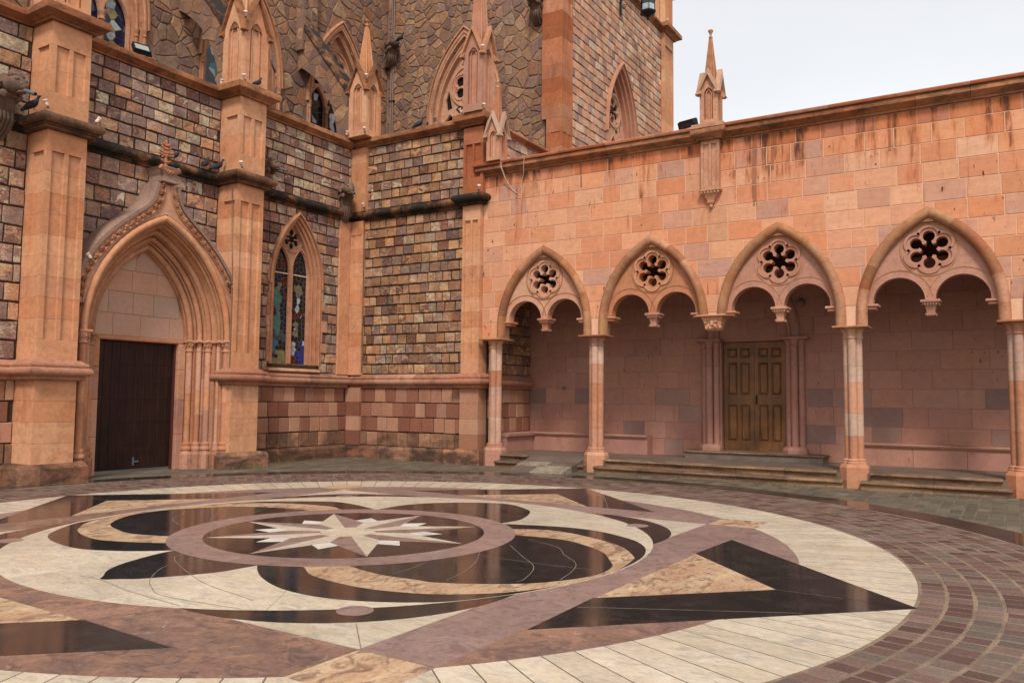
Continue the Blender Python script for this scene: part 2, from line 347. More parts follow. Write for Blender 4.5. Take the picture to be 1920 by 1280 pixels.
def plain(name, c, rough=0.6, metal=0.0, spec=0.4, var=0.2, sc=12, bump=0.2):
    t = NT(name)
    n1 = t.noise(t.pos(), sc, 4, 0.6)
    col = t.mix(1.0, c, t.ramp(n1, [(0.3, 1 - var), (0.7, 1 + var)]), 'MULTIPLY')
    return t.fin(col, rough, n1, 0.004, bump, spec, Metallic=metal)

def wood(name, a, b, rough=0.5):
    t = NT(name)
    mp = t.n('ShaderNodeMapping', Vector=t.pos())
    mp.inputs['Scale'].default_value = (1, 1, 0.08)
    n1 = t.noise(mp.outputs[0], 28, 4, 0.6, 0.5)
    n2 = t.noise(t.pos(), 2.2, 4, 0.6)
    col = t.mix(t.ramp(n1, [(0.3, 0.0), (0.7, 1.0)]), a, b)
    col = t.mix(1.0, col, t.ramp(n2, [(0.3, 0.55), (0.7, 1.2)]), 'MULTIPLY')
    return t.fin(col, rough, n1, 0.003, 0.4, 0.4)

M_dwood = wood('dark_door_wood', S(54, 28, 21), S(30, 16, 13), 0.38)
M_owood = wood('olive_brown_door_wood', S(140, 90, 40), S(104, 64, 28), 0.45)
M_iron = plain('black_iron', (0.015, 0.015, 0.017, 1), 0.5, 0.3)
M_steel = plain('grey_pipe', S(120, 128, 140), 0.45, 0.6)
M_lampbody = plain('pale_lamp_plastic', S(222, 190, 170), 0.5)
M_lampcap = plain('grey_lamp_cap', S(160, 150, 145), 0.5)
M_greybox = plain('grey_plastic', S(96, 92, 86), 0.5)
M_feather = plain('dark_feather', (0.02, 0.02, 0.026, 1), 0.6)
M_lens = plain('lamp_glass', (0.30, 0.31, 0.27, 1), 0.15, 0.0, 0.6, 0.1)
M_lensd = plain('dark_lamp_glass', (0.02, 0.022, 0.03, 1), 0.08, 0.0, 0.6, 0.1)
M_cable = plain('white_cable', S(206, 176, 154), 0.6)
M_weed = plain('dry_weed', S(120, 108, 66), 0.8)
M_redtrim = plain('dark_red_paint', S(78, 34, 30), 0.5)
def glass(name, c, rough=0.12):
    t = NT(name)
    n1 = t.noise(t.pos(), 9, 3, 0.6)
    col = t.mix(1.0, c, t.ramp(n1, [(0.3, 0.7), (0.7, 1.25)]), 'MULTIPLY')
    return t.fin(col, rough, t.noise(t.pos(), 5, 2), 0.003, 0.5, 0.6)
G_dark = glass('dark_glass', (0.012, 0.013, 0.016, 1))
G_blue = glass('blue_glass', S(18, 36, 120))
G_teal = glass('teal_glass', S(70, 122, 116))
G_white = glass('pale_glass', S(168, 176, 178))
G_red = glass('red_glass', S(96, 30, 18))
G_brown = glass('brown_glass', S(46, 32, 26))
G_yel = glass('yellow_glass', S(140, 128, 84))
G_grey = glass('grey_glass', S(66, 70, 80))
G_flesh = glass('flesh_glass', S(120, 112, 92))
G_navy = glass('navy_glass', S(18, 24, 52))
G_cyan = glass('cyan_glass', S(40, 112, 130))
M_lead = plain('lead_came', (0.05, 0.05, 0.05, 1), 0.6, 0.3)

# ---------------------------------------------------------------- mesh helpers
class Fr:
    def __init__(s, o, Ux, N):
        s.o, s.U, s.N, s.Z = Vector(o), Vector(Ux), Vector(N), Vector((0, 0, 1))
    def p(s, u, w, z):
        return s.o + s.U * u + s.N * w + s.Z * z
    def off(s, w):
        return Fr(s.o + s.N * w, s.U, s.N)
    def mat(s, u, w, z, sx=1, sy=1, sz=1):
        m = Matrix((s.U * sx, -s.N * sy, s.Z * sz)).transposed().to_4x4()
        m.translation = s.p(u, w, z)
        return m

XA = Fr((0, 17.72, 0), (1, 0, 0), (0, -1, 0))       # arcade front
XF = Fr((0, 17.75, 0), (1, 0, 0), (0, -1, 0))       # end wall of the aisle
XL = Fr((-16.4, 0, 0), (0, 1, 0), (1, 0, 0))        # long aisle wall
XN = Fr((-18.5, 0, 0), (0, 1, 0), (1, 0, 0))        # nave wall above
XT = Fr((0, 21.6, 0), (1, 0, 0), (0, -1, 0))        # transept wall
XW = Fr((-11.5, 0, 0), (0, 1, 0), (1, 0, 0))        # tower face
XB = Fr((0, 20.2, 0), (1, 0, 0), (0, -1, 0))        # loggia back wall
XS = Fr((-11.75, 0, 0), (0, 1, 0), (1, 0, 0))       # side wall inside loggia
XG = Fr((0, 0, 0), (1, 0, 0), (0, -1, 0))
class FloorFr:
    def p(s, u, w, z): return Vector((u, z, w))     # u,z = plan x,y ; w = height
FLO = FloorFr()

def catmull(pts, n=6, closed=False):
    out = []
    L = len(pts)
    rng = range(L) if closed else range(L - 1)
    for i in rng:
        if closed: p0, p1, p2, p3 = pts[(i - 1) % L], pts[i], pts[(i + 1) % L], pts[(i + 2) % L]
        else: p0, p1, p2, p3 = pts[max(i - 1, 0)], pts[i], pts[i + 1], pts[min(i + 2, L - 1)]
        for k in range(n):
            t = k / n
            out.append(tuple(0.5 * ((2 * b) + (-a + c) * t + (2 * a - 5 * b + 4 * c - d) * t * t + (-a + 3 * b - 3 * c + d) * t ** 3) for a, b, c, d in zip(p0, p1, p2, p3)))
    if not closed: out.append(tuple(pts[-1]))
    return out

class MB:
    def __init__(s):
        s.v, s.f, s.marks = [], [], []
    def mark(s):
        s.marks.append(len(s.v))
    def av(s, pts):
        b = len(s.v)
        s.v.extend([tuple(p) for p in pts])
        return b
    def box(s, F, u0, u1, w0, w1, z0, z1):
        b = s.av([F.p(u, w, z) for z in (z0, z1) for w in (w0, w1) for u in (u0, u1)])
        for q in ((0, 1, 3, 2), (4, 6, 7, 5), (0, 4, 5, 1), (2, 3, 7, 6), (0, 2, 6, 4), (1, 5, 7, 3)):
            s.f.append(tuple(b + i for i in q))
        return s
    def cbox(s, F, u0, u1, w0, w1, z0, z1, c=0.01):
        b = s.av([F.p(u, w, z) for (u, z) in ((u0, z0), (u1, z0), (u1, z1), (u0, z1)) for w in (w0, w1 - c)] +
                 [F.p(u, w1, z) for (u, z) in ((u0 + c, z0 + c), (u1 - c, z0 + c), (u1 - c, z1 - c), (u0 + c, z1 - c))])
        for i in range(4):
            j = (i + 1) % 4
            s.f.append((b + 2 * i, b + 2 * j, b + 2 * j + 1, b + 2 * i + 1))
            s.f.append((b + 2 * i + 1, b + 2 * j + 1, b + 8 + j, b + 8 + i))
        s.f.append((b + 8, b + 9, b + 10, b + 11))
        s.f.append((b + 6, b + 4, b + 2, b))
        return s
    def prism(s, F, outline, w0, w1, holes=(), cham=0.0):
        loops = [list(outline)] + [list(h) for h in holes]
        tris = tessellate_polygon([[Vector((a, b, 0)) for a, b in lp] for lp in loops])
        flat = [p for lp in loops for p in lp]
        n = len(flat)
        b = s.av([F.p(u, w0, z) for u, z in flat] + [F.p(u, w1, z) for u, z in flat])
        for t in tris:
            s.f.append((b + t[0], b + t[1], b + t[2]))
            s.f.append((b + n + t[2], b + n + t[1], b + n + t[0]))
        k = 0
        for lp in loops:
            L = len(lp)
            for i in range(L):
                j = (i + 1) % L
                s.f.append((b + k + i, b + k + j, b + n + k + j, b + n + k + i))
            k += L
        return s
    def chprism(s, F, poly, w0, w1, c=0.008):
        """convex-ish polygon slab with chamfered front edge"""
        n = len(poly)
        cx = sum(p[0] for p in poly) / n
        cz = sum(p[1] for p in poly) / n
        inn = []
        for u, z in poly:
            d = hypot(u - cx, z - cz) or 1
            k = max(0, 1 - c * 1.3 / d)
            inn.append((cx + (u - cx) * k, cz + (z - cz) * k))
        b = s.av([F.p(u, w0, z) for u, z in poly] + [F.p(u, w1 - c, z) for u, z in poly] + [F.p(u, w1, z) for u, z in inn])
        for i in range(n):
            j = (i + 1) % n
            s.f.append((b + i, b + j, b + n + j, b + n + i))
            s.f.append((b + n + i, b + n + j, b + 2 * n + j, b + 2 * n + i))
        s.f.append(tuple(b + 2 * n + i for i in range(n)))
        s.f.append(tuple(b + i for i in reversed(range(n))))
        return s
    def rings(s, rings, closed=True, caps=True, loop=False):
        n = len(rings[0])
        b = s.av([p for r in rings for p in r])
        m = len(rings)
        for i in range(m if loop else m - 1):
            i2 = (i + 1) % m
            for j in range(n if closed else n - 1):
                k = (j + 1) % n
                s.f.append((b + i * n + j, b + i * n + k, b + i2 * n + k, b + i2 * n + j))
        if caps and closed and not loop:
            s.f.append(tuple(b + i for i in reversed(range(n))))
            s.f.append(tuple(b + (m - 1) * n + i for i in range(n)))
        return s
    def lathe(s, x, y, prof, n=16, a0=0.0, sq=None):
        rs = []
        for r, z in prof:
            rs.append([Vector((x + r * cos(a0 + 2 * pi * i / n), y + r * sin(a0 + 2 * pi * i / n), z)) for i in range(n)])
        return s.rings(rs)
    def lathe_axis(s, o, d, prof, n=10):
        d = Vector(d).normalized()
        a = d.orthogonal().normalized()
        b_ = d.cross(a)
        o = Vector(o)
        return s.rings([[o + d * t + (a * cos(2 * pi * i / n) + b_ * sin(2 * pi * i / n)) * r for i in range(n)] for r, t in prof])
    def tube(s, pts, r, n=8, loop=False):
        pts = [Vector(p) for p in pts]
        rs = []
        prev = None
        for i, p in enumerate(pts):
            if loop: d = pts[(i + 1) % len(pts)] - pts[i - 1]
            else: d = pts[min(i + 1, len(pts) - 1)] - pts[max(i - 1, 0)]
            d.normalize()
            if prev is None: a = d.orthogonal().normalized()
            else: a = (prev - d * prev.dot(d)).normalized()
            prev = a
            b_ = d.cross(a)
            rr = r[i] if hasattr(r, '__len__') else r
            rs.append([p + (a * cos(2 * pi * k / n) + b_ * sin(2 * pi * k / n)) * rr for k in range(n)])
        return s.rings(rs, loop=loop)
    def hmold(s, path, prof, side=1):
        """horizontal moulding along plan polyline, prof (out,z); out to the right of travel if side=1"""
        P = [Vector((p[0], p[1])) for p in path]
        rs = []
        for i in range(len(P)):
            ds = []
            if i > 0: ds.append((P[i] - P[i - 1]).normalized())
            if i < len(P) - 1: ds.append((P[i + 1] - P[i]).normalized())
            ns = [Vector((d.y, -d.x)) * side for d in ds]
            if len(ns) == 2:
                m = ns[0] + ns[1]
                m = m / (m.dot(ns[0]))
            else: m = ns[0]
            rs.append([Vector((P[i].x + m.x * o, P[i].y + m.y * o, z)) for o, z in prof])
        return s.rings(rs)
    def archmold(s, F, path, prof, loop=False):
        """moulding along (u,z) path; prof (in-plane offset left of travel, w)"""
        P = [Vector(p) for p in path]
        rs = []
        L = len(P)
        for i in range(L):
            ds = []
            if i > 0 or loop: ds.append((P[i] - P[i - 1]))
            if i < L - 1 or loop: ds.append((P[(i + 1) % L] - P[i]))
            ds = [d.normalized() for d in ds if d.length > 1e-7]
            ns = [Vector((-d.y, d.x)) for d in ds]
            if len(ns) == 2:
                m = ns[0] + ns[1]
                m = m / max(0.3, m.dot(ns[0]))
            else: m = ns[0]
            rs.append([F.p(P[i].x + m.x * o, w, P[i].y + m.y * o) for o, w in prof])
        return s.rings(rs, loop=loop)
    def ell(s, c, r, n=8, m=6, rot=None):
        c = Vector(c)
        rs = []
        for i in range(m + 1):
            a = pi * (i / m) * 0.98 + 0.01 * pi
            ring = []
            for j in range(n):
                v = Vector((r[0] * sin(a) * cos(2 * pi * j / n), r[1] * sin(a) * sin(2 * pi * j / n), r[2] * cos(a)))
                if rot: v = rot @ v
                ring.append(c + v)
            rs.append(ring)
        return s.rings(rs)
    def mesh(s, name, mat, smooth=None):
        me = bpy.data.meshes.new(name)
        me.from_pydata(s.v, [], s.f)
        me.validate()
        bm = bmesh.new()
        bm.from_mesh(me)
        bmesh.ops.recalc_face_normals(bm, faces=bm.faces)
        bm.to_mesh(me)
        bm.free()
        me.materials.append(mat)
        if s.marks:
            at = me.attributes.new('rid', 'FLOAT', 'POINT')
            vals = [0.0] * len(s.v)
            mk = s.marks + [len(s.v)]
            for i in range(len(s.marks)):
                r_ = random.random()
                for q in range(mk[i], mk[i + 1]): vals[q] = r_
            at.data.foreach_set('value', vals)
        if smooth is not None:
            me.shade_smooth()
            me.set_sharp_from_angle(angle=radians(smooth))
        return me
    def build(s, name, mat, parent=None, smooth=None, label=None, kind=None):
        return link(name, s.mesh(name, mat, smooth), parent, label, kind)

def link(name, me, parent=None, label=None, kind=None, mw=None):
    o = bpy.data.objects.new(name, me)
    COL.objects.link(o)
    if parent is not None:
        o.parent = parent
        o.matrix_parent_inverse = Matrix.Translation(-world_loc(parent))
    if mw is not None: o.matrix_basis = mw
    if label: o['label'] = label
    if kind: o['kind'] = kind
    return o

def world_loc(o):
    # built parts carry identity world transforms; only the root empties are moved
    while o.parent is not None: return Vector((0, 0, 0))
    return Vector(o.location)

def thing(name, label, cat, loc=(0, 0, 0), group=None):
    o = bpy.data.objects.new(name, None)
    o.empty_display_size = 0.2
    COL.objects.link(o)
    o.location = loc
    o['label'] = label
    o['category'] = cat
    if group: o['group'] = group
    return o

def struct(name, mb, mat, smooth=None):
    return mb.build(name, mat, None, smooth, kind='structure')

def copy_thing(root, delta, label, keep=lambda o: True):
    r = root.copy()
    COL.objects.link(r)
    r.location = Vector(root.location) + Vector(delta)
    r['label'] = label
    for ch in list(root.children):
        c = ch.copy()
        COL.objects.link(c)
        c.parent = r
        for g in list(ch.children):
            d = g.copy()
            COL.objects.link(d)
            d.parent = c
    return r

# ---------------------------------------------------------------- curves
def arch_half(a, h):
    c = (h * h - a * a) / (2 * a)
    return c, a + c
def arch_path(uc, a, h, zs, zb=None, n=14):
    c, Rr = arch_half(a, h)
    amax = math.asin(min(1, h / Rr))
    L = []
    if zb is not None and zb < zs - 1e-4: L.append((uc - a, zb))
    for i in range(n + 1):
        t = amax * i / n
        L.append((uc + c - Rr * cos(t), zs + Rr * sin(t)))
    Rt = [(2 * uc - u, z) for u, z in reversed(L[:-1])]
    L[-1] = (uc, zs + h)
    return L + Rt
def arch_w(a, h, zs, z):
    if z <= zs: return a
    c, Rr = arch_half(a, h)
    q = Rr * Rr - (z - zs) ** 2
    if z >= zs + h or q <= 0: return 0.0
    return max(0.0, sqrt(q) - c)

def circ(uc, zc, r, n=20, a0=0, a1=2 * pi):
    full = abs(a1 - a0 - 2 * pi) < 1e-6
    return [(uc + r * cos(a0 + (a1 - a0) * i / (n if full else n - 1)), zc + r * sin(a0 + (a1 - a0) * i / (n if full else n - 1))) for i in range(n)]

def sexfoil(uc, zc, dist, rl, rin, n=6, seg=10, neck=0.055, rot=pi / 2):
    """lobes joined to a centre through narrow necks"""
    pts = []
    for k in range(n):
        th = rot + k * 2 * pi / n
        half = math.asin(min(0.95, neck / rl))
        # lobe circle traversed ccw starting at the neck's right side
        for i in range(seg + 1):
            a = th + pi + half + (2 * pi - 2 * half) * i / seg
            pts.append((uc + dist * cos(th) + rl * cos(a), zc + dist * sin(th) + rl * sin(a)))
        th2 = th + pi / n
        pts.append((uc + rin * cos(th2), zc + rin * sin(th2)))
    return pts

# ---------------------------------------------------------------- stone laying
STONES = {}
def stone_variants(key, cham, rough_front, n=9):
    if key in STONES: return STONES[key]
    out = []
    rng = random.Random(hash(key) % 1000 + 3)
    for k in range(n):
        m = MB()
        j = lambda a: rng.uniform(-a, a)
        jit = 0.03 * rough_front
        back = [(-.5 + j(jit), -.5 + j(jit)), (.5 + j(jit), -.5 + j(jit)), (.5 + j(jit), .5 + j(jit)), (-.5 + j(jit), .5 + j(jit))]
        mids = []
        for i in range(4):
            a, b = back[i], back[(i + 1) % 4]
            mids.append(a)
            mids.append(((a[0] + b[0]) / 2 + j(jit * .6), (a[1] + b[1]) / 2 + j(jit * .6)))
        b0 = m.av([(x, 0, z) for x, z in mids])
        b1 = m.av([(x, -(.72 + j(.14 * rough_front)), z) for x, z in mids])
        b2 = m.av([(x * (1 - cham), -(.92 + j(.1 * rough_front)), z * (1 - cham)) for x, z in mids])
        cc = m.av([(j(.08), -(1.0 + j(.12 * rough_front)), j(.08))])
        for i in range(8):
            q = (i + 1) % 8
            m.f.append((b0 + i, b0 + q, b1 + q, b1 + i))
            m.f.append((b1 + i, b1 + q, b2 + q, b2 + i))
            m.f.append((b2 + i, b2 + q, cc))
        out.append(m)
    STONES[key] = out
    return out
MESHC = {}
def stone_mesh(key, i, mat, name):
    k = (key, i, mat.name)
    if k not in MESHC:
        MESHC[k] = STONES[key][i].mesh(name, mat, 35)
    return MESHC[k]

def lay(F, parent, mat, u0, u1, z0, z1, rowh, wr, depth=0.045, gap=0.02, allowed=None, name='stone', style='rough', limit=300, rng=None, score=None, w_off=0.0, jit=1.0, pick=None):
    """courses of stones on a wall; allowed(z)-> list of (lo,hi)"""
    rng = rng or random.Random(int((u0 + 50) * 100 + z0 * 37))
    key = style
    if style == 'rough': stone_variants('rough', 0.07, 1.0)
    elif style == 'soft': stone_variants('soft', 0.05, 0.25)
    else: key = 'flat'
    nrow = max(1, round((z1 - z0) / rowh))
    hh = (z1 - z0) / nrow
    items = []
    for r in range(nrow):
        za, zb = z0 + r * hh, z0 + (r + 1) * hh
        u = u0 - rng.uniform(0, wr[0] * .9)
        while u < u1:
            w = rng.uniform(*wr)
            a, b = max(u, u0), min(u + w, u1)
            u += w
            if b - a < wr[0] * 0.3: continue
            if allowed is None:
                items.append((a, b, za, zb, None))
            else:
                mid = allowed((za + zb) / 2)
                for ki, (lo, hi) in enumerate(mid):
                    if b <= lo or a >= hi: continue
                    if a >= lo - 1e-6 and b <= hi + 1e-6 and all(len(allowed(z)) == len(mid) and allowed(z)[ki][0] <= a and allowed(z)[ki][1] >= b for z in (za, zb)):
                        items.append((a, b, za, zb, None))
                        continue
                    left, right = [], []
                    for z in (za + gap / 2, (za + zb) / 2, zb - gap / 2):
                        al = allowed(z)
                        iv = al[ki] if len(al) == len(mid) else (lo, hi)
                        left.append((min(max(a + gap / 2, iv[0]), max(b - gap, a)), z))
                        right.append((max(min(b - gap / 2, iv[1]), a), z))
                    wid = [r_[0] - l_[0] for l_, r_ in zip(left, right)]
                    if max(wid) < 0.05: continue
                    poly = []
                    for l_ in left:
                        poly.append(l_)
                    R_ = []
                    for (l_, r_) in zip(left, right):
                        R_.append((max(r_[0], l_[0] + 0.004), r_[1]))
                    poly = poly + R_[::-1]
                    items.append((a, b, za, zb, poly[::-1]))
    if score: items.sort(key=score)
    stuff = MB()
    for idx, (a, b, za, zb, poly) in enumerate(items):
        d = depth * rng.uniform(0.75, 1.25) if style == 'rough' else depth * rng.uniform(0.93, 1.07)
        mt = pick((a + b) / 2, (za + zb) / 2) if pick else mat
        vi = rng.randrange(len(STONES[key])) if key in STONES else 0
        if poly is None and key in STONES:
            ja = rng.uniform(-.006, .006) * jit
            mw = F.mat((a + b) / 2 + ja, w_off, (za + zb) / 2 + rng.uniform(-.005, .005) * jit, (b - a) - gap * rng.uniform(.7, 1.3), d, hh - gap * rng.uniform(.8, 1.2))
            if idx < limit:
                link(name, stone_mesh(key, vi, mt, name), parent, mw=mw)
            else:
                sm = STONES[key][vi]
                stuff.mark()
                bb = stuff.av([mw @ Vector(v) for v in sm.v])
                stuff.f.extend([tuple(bb + i for i in f) for f in sm.f])
        else:
            if poly is None:
                poly = [(a + gap / 2, za + gap / 2), (b - gap / 2, za + gap / 2), (b - gap / 2, zb - gap / 2), (a + gap / 2, zb - gap / 2)]
            c = 0.012 if style == 'rough' else 0.004
            if idx < limit:
                MB().chprism(F, poly, w_off, w_off + d, c).build(name, mt, parent)
            else:
                stuff.mark()
                stuff.chprism(F, poly, w_off, w_off + d, c)
    if stuff.v:
        stuff.build(name + '_courses', mat, parent, 35, kind='stuff')
    return len(items)

def voronoi(u0, u1, z0, z1, cell, rng, jit=0.42, drop=0.0):
    nx, nz = max(1, round((u1 - u0) / cell)), max(1, round((z1 - z0) / cell))
    dx, dz = (u1 - u0) / nx, (z1 - z0) / nz
    pts = {}
    for i in range(-1, nx + 1):
        for j in range(-1, nz + 1):
            if rng.random() < drop: continue
            pts[(i, j)] = (u0 + (i + .5 + rng.uniform(-jit, jit)) * dx, z0 + (j + .5 + rng.uniform(-jit, jit)) * dz)
    cells = []
    for i in range(nx):
        for j in range(nz):
            p = pts.get((i, j))
            if p is None: continue
            e = 2 if drop else 1
            poly = [(u0 + (i - e) * dx, z0 + (j - e) * dz), (u0 + (i + 1 + e) * dx, z0 + (j - e) * dz), (u0 + (i + 1 + e) * dx, z0 + (j + 1 + e) * dz), (u0 + (i - e) * dx, z0 + (j + 1 + e) * dz)]
            poly = [(min(max(a, u0), u1), min(max(b, z0), z1)) for a, b in poly]
            for di in ((-3, -2, -1, 0, 1, 2, 3) if drop else (-2, -1, 0, 1, 2)):
                for dj in ((-3, -2, -1, 0, 1, 2, 3) if drop else (-2, -1, 0, 1, 2)):
                    if (di, dj) == (0, 0): continue
                    q = pts.get((i + di, j + dj))
                    if q is None: continue
                    mx, mz = (p[0] + q[0]) / 2, (p[1] + q[1]) / 2
                    nxv, nzv = q[0] - p[0], q[1] - p[1]
                    new = []
                    L = len(poly)
                    for k in range(L):
                        A, B = poly[k], poly[(k + 1) % L]
                        da = (A[0] - mx) * nxv + (A[1] - mz) * nzv
                        db = (B[0] - mx) * nxv + (B[1] - mz) * nzv
                        if da <= 0: new.append(A)
                        if (da < 0 < db) or (db < 0 < da):
                            t = da / (da - db)
                            new.append((A[0] + (B[0] - A[0]) * t, A[1] + (B[1] - A[1]) * t))
                    poly = new
                    if len(poly) < 3: break
                if len(poly) < 3: break
            if len(poly) >= 3: cells.append((p, poly))
    return cells

def area(poly):
    return abs(sum(poly[i][0] * poly[(i + 1) % len(poly)][1] - poly[(i + 1) % len(poly)][0] * poly[i][1] for i in range(len(poly)))) / 2

def shrink(poly, g):
    n = len(poly)
    cx = sum(p[0] for p in poly) / n
    cz = sum(p[1] for p in poly) / n
    out = []
    for u, z in poly:
        d = hypot(u - cx, z - cz) or 1
        k = max(0.2, 1 - g / d)
        out.append((cx + (u - cx) * k, cz + (z - cz) * k))
    return out

def dedupe(poly, eps=0.004):
    out = []
    for p in poly:
        if not out or hypot(p[0] - out[-1][0], p[1] - out[-1][1]) > eps: out.append(p)
    if len(out) > 1 and hypot(out[0][0] - out[-1][0], out[0][1] - out[-1][1]) < eps: out.pop()
    return out

def rubble(F, parent, mat, u0, u1, z0, z1, cell, hole=None, limit=300, seed=1, depth=0.03, name='stone', score=None):
    rng = random.Random(seed)
    cs = voronoi(u0, u1, z0, z1, cell * .72, rng, .5, .42)
    items = []
    for p, poly in cs:
        if hole and hole(*p): continue
        poly = dedupe(poly, 0.02)
        if len(poly) < 3 or area(poly) < 0.01: continue
        poly = shrink(poly, 0.012 + rng.uniform(0, .012))
        pl = []
        for i in range(len(poly)):            # break each side once, then round
            A, B = poly[i], poly[(i + 1) % len(poly)]
            pl.append(A)
            L_ = hypot(B[0] - A[0], B[1] - A[1])
            if L_ > .12: pl.append(((A[0] + B[0]) / 2 + rng.uniform(-.07, .03) * (B[1] - A[1]), (A[1] + B[1]) / 2 + rng.uniform(-.03, .07) * (B[0] - A[0])))
        q_ = []
        for i in range(len(pl)):
            A, B = pl[i], pl[(i + 1) % len(pl)]
            k = rng.uniform(.12, .3)
            q_.append((A[0] + (B[0] - A[0]) * k, A[1] + (B[1] - A[1]) * k))
            k = rng.uniform(.7, .88)
            q_.append((A[0] + (B[0] - A[0]) * k, A[1] + (B[1] - A[1]) * k))
        pl = dedupe(q_, .008)
        items.append((p, pl))
    if score: items.sort(key=score)
    st = MB()
    for i, (p, pl) in enumerate(items):
        d = depth * rng.uniform(.5, 1.3)
        if i < limit: MB().chprism(F, pl, 0, d, min(d * .6, 0.016)).build(name, mat, parent)
        else:
            st.mark()
            st.chprism(F, pl, 0, d, min(d * .6, 0.016))
    if st.v: st.build(name + '_facing', mat, parent, kind='stuff')
    return len(items)

# ================================================================ FLOOR
def _fmat(s, u, w, z, sx=1, sy=1, sz=1):
    m = Matrix((Vector((sx, 0, 0)), Vector((0, 0, -sy)), Vector((0, sz, 0)))).transposed().to_4x4()
    m.translation = (u, z, w)
    return m
FloorFr.mat = _fmat
OX, OY = -7.201, 7.844
stone_variants('soft', 0.05, 0.25)
stone_variants('rough', 0.07, 1.0)

def in_view(x, y, z=0, margin=40):
    d = Vector((x, y, z - CAMZ))
    zz = d.dot(fw)
    if zz <= 0.3: return None
    px = 960 + F_PX * d.dot(r2) / zz
    py = 640 - F_PX * d.dot(u2) / zz
    return (px, py, zz) if -margin < px < 1920 + margin and -margin < py < 1280 + margin else None
def vscore(x, y, z=0):
    v = in_view(x, y, z)
    return v[2] if v else 500 + hypot(x, y)

g_ = MB()
NG = 24
gv = g_.av([(x, y, -0.03) for y in (-300, 300) for x in (-300, 300)])
g_.f.append((gv, gv + 1, gv + 3, gv + 2))
ground = struct('ground', g_, M_bed2)

# grey paving of the yard: bed + pavers running towards the arcade
bed = MB().prism(FLO, [(-17, -2), (4, -2), (4, 19.5), (-17, 19.5)], -0.03, -0.0045)
yard = struct('yard_paving', bed, M_bed2)
rng = random.Random(5)
items = []
x = -16.6
while x < 3.2:
    w = rng.uniform(.17, .22)
    y = 7.0 if x > -3 else 11.2
    y -= rng.uniform(0, .3)
    while y < 18.2:
        l = rng.uniform(.26, .56)
        cx, cy = x + w / 2, y + l / 2
        r = hypot(cx - OX, cy - OY)
        if r > 8.84 and not (cx < -15.2 and 9.2 < cy < 9.6):
            items.append((cx, cy, w, l))
        y += l
    x += w
items.sort(key=lambda t: vscore(t[0], t[1]))
st = MB()
for i, (cx, cy, w, l) in enumerate(items):
    mw = FLO.mat(cx + rng.uniform(-.006, .006), -0.012, cy, w - .025, rng.uniform(.009, .0125), l - .03)
    if i < 300: link('paver', stone_mesh('soft', rng.randrange(9), M_paver, 'paver'), yard, mw=mw)
    else:
        sm = STONES['soft'][rng.randrange(9)]
        st.mark()
        bb = st.av([mw @ Vector(v) for v in sm.v])
        st.f.extend([tuple(bb + k for k in f) for f in sm.f])
st.build('paver_field', M_paver, yard, 35, kind='stuff')

# brick ring
def annulus(r0, r1, n=128, a0=0, a1=2 * pi):
    return [(OX + r1 * cos(a0 + (a1 - a0) * i / n), OY + r1 * sin(a0 + (a1 - a0) * i / n)) for i in range(n + (a1 - a0 < 2 * pi - 1e-6))], \
           [(OX + r0 * cos(a0 + (a1 - a0) * i / n), OY + r0 * sin(a0 + (a1 - a0) * i / n)) for i in range(n + (a1 - a0 < 2 * pi - 1e-6))]
def ring_mesh(m, r0, r1, w0, w1, n=160, a0=0.0, a1=2 * pi):
    rs = []
    for i in range(n + 1):
        a = a0 + (a1 - a0) * i / n
        c_, s_ = cos(a), sin(a)
        rs.append([Vector((OX + r * c_, OY + r * s_, w)) for r, w in ((r0, w0), (r1, w0), (r1, w1), (r0, w1))])
    return m.rings(rs, caps=True)
bring = ring_mesh(MB(), 6.45, 8.22, -0.03, -0.0035, 200)
brickring = struct('brick_paved_ring', bring, M_bed)
items = []
radii = [6.48 + .215 * k for k in range(8)]
for k, r0 in enumerate(radii):
    r1 = r0 + .188
    rc = (r0 + r1) / 2
    a = rng.uniform(0, 1)
    end = a + 2 * pi
    while a < end:
        t = abs(((math.degrees(a) + 360) % 180) - 90)      # 0 at back/front, 90 at sides
        wd = (.182 if t > 42 else .205) * rng.uniform(.9, 1.12)
        da = wd / rc
        items.append((rc, a + da / 2, .188, wd))
        a += da
items.sort(key=lambda t: vscore(OX + t[0] * cos(t[1]), OY + t[0] * sin(t[1])))
st = MB()
for i, (rc, a, rw, tw) in enumerate(items):
    er = Vector((cos(a), sin(a), 0)); et = Vector((-sin(a), cos(a), 0))
    m = Matrix((er * (rw - .004 + rng.uniform(-.006, .006)), Vector((0, 0, -rng.uniform(.010, .0135))), et * (tw - .022))).transposed().to_4x4()
    m.translation = (OX + rc * cos(a), OY + rc * sin(a), -0.012)
    if i < 300: link('brick', stone_mesh('soft', rng.randrange(9), M_brick, 'brick'), brickring, mw=m)
    else:
        sm = STONES['soft'][rng.randrange(9)]
        st.mark()
        bb = st.av([m @ Vector(v) for v in sm.v])
        st.f.extend([tuple(bb + q for q in f) for f in sm.f])
st.build('brick_courses', M_brick, brickring, 35, kind='stuff')

# black granite ring, in curved lengths
gr = struct('granite_ring_bed', ring_mesh(MB(), 8.225, 8.83, -0.03, -0.004, 200), M_fjoint)
for k in range(36):
    a0 = radians(k * 10 + 3); a1 = radians(k * 10 + 12.93)
    ring_mesh(MB(), 8.235, 8.82, -0.02, 0.0, 10, a0, a1).build('granite_slab', M_granite, gr)

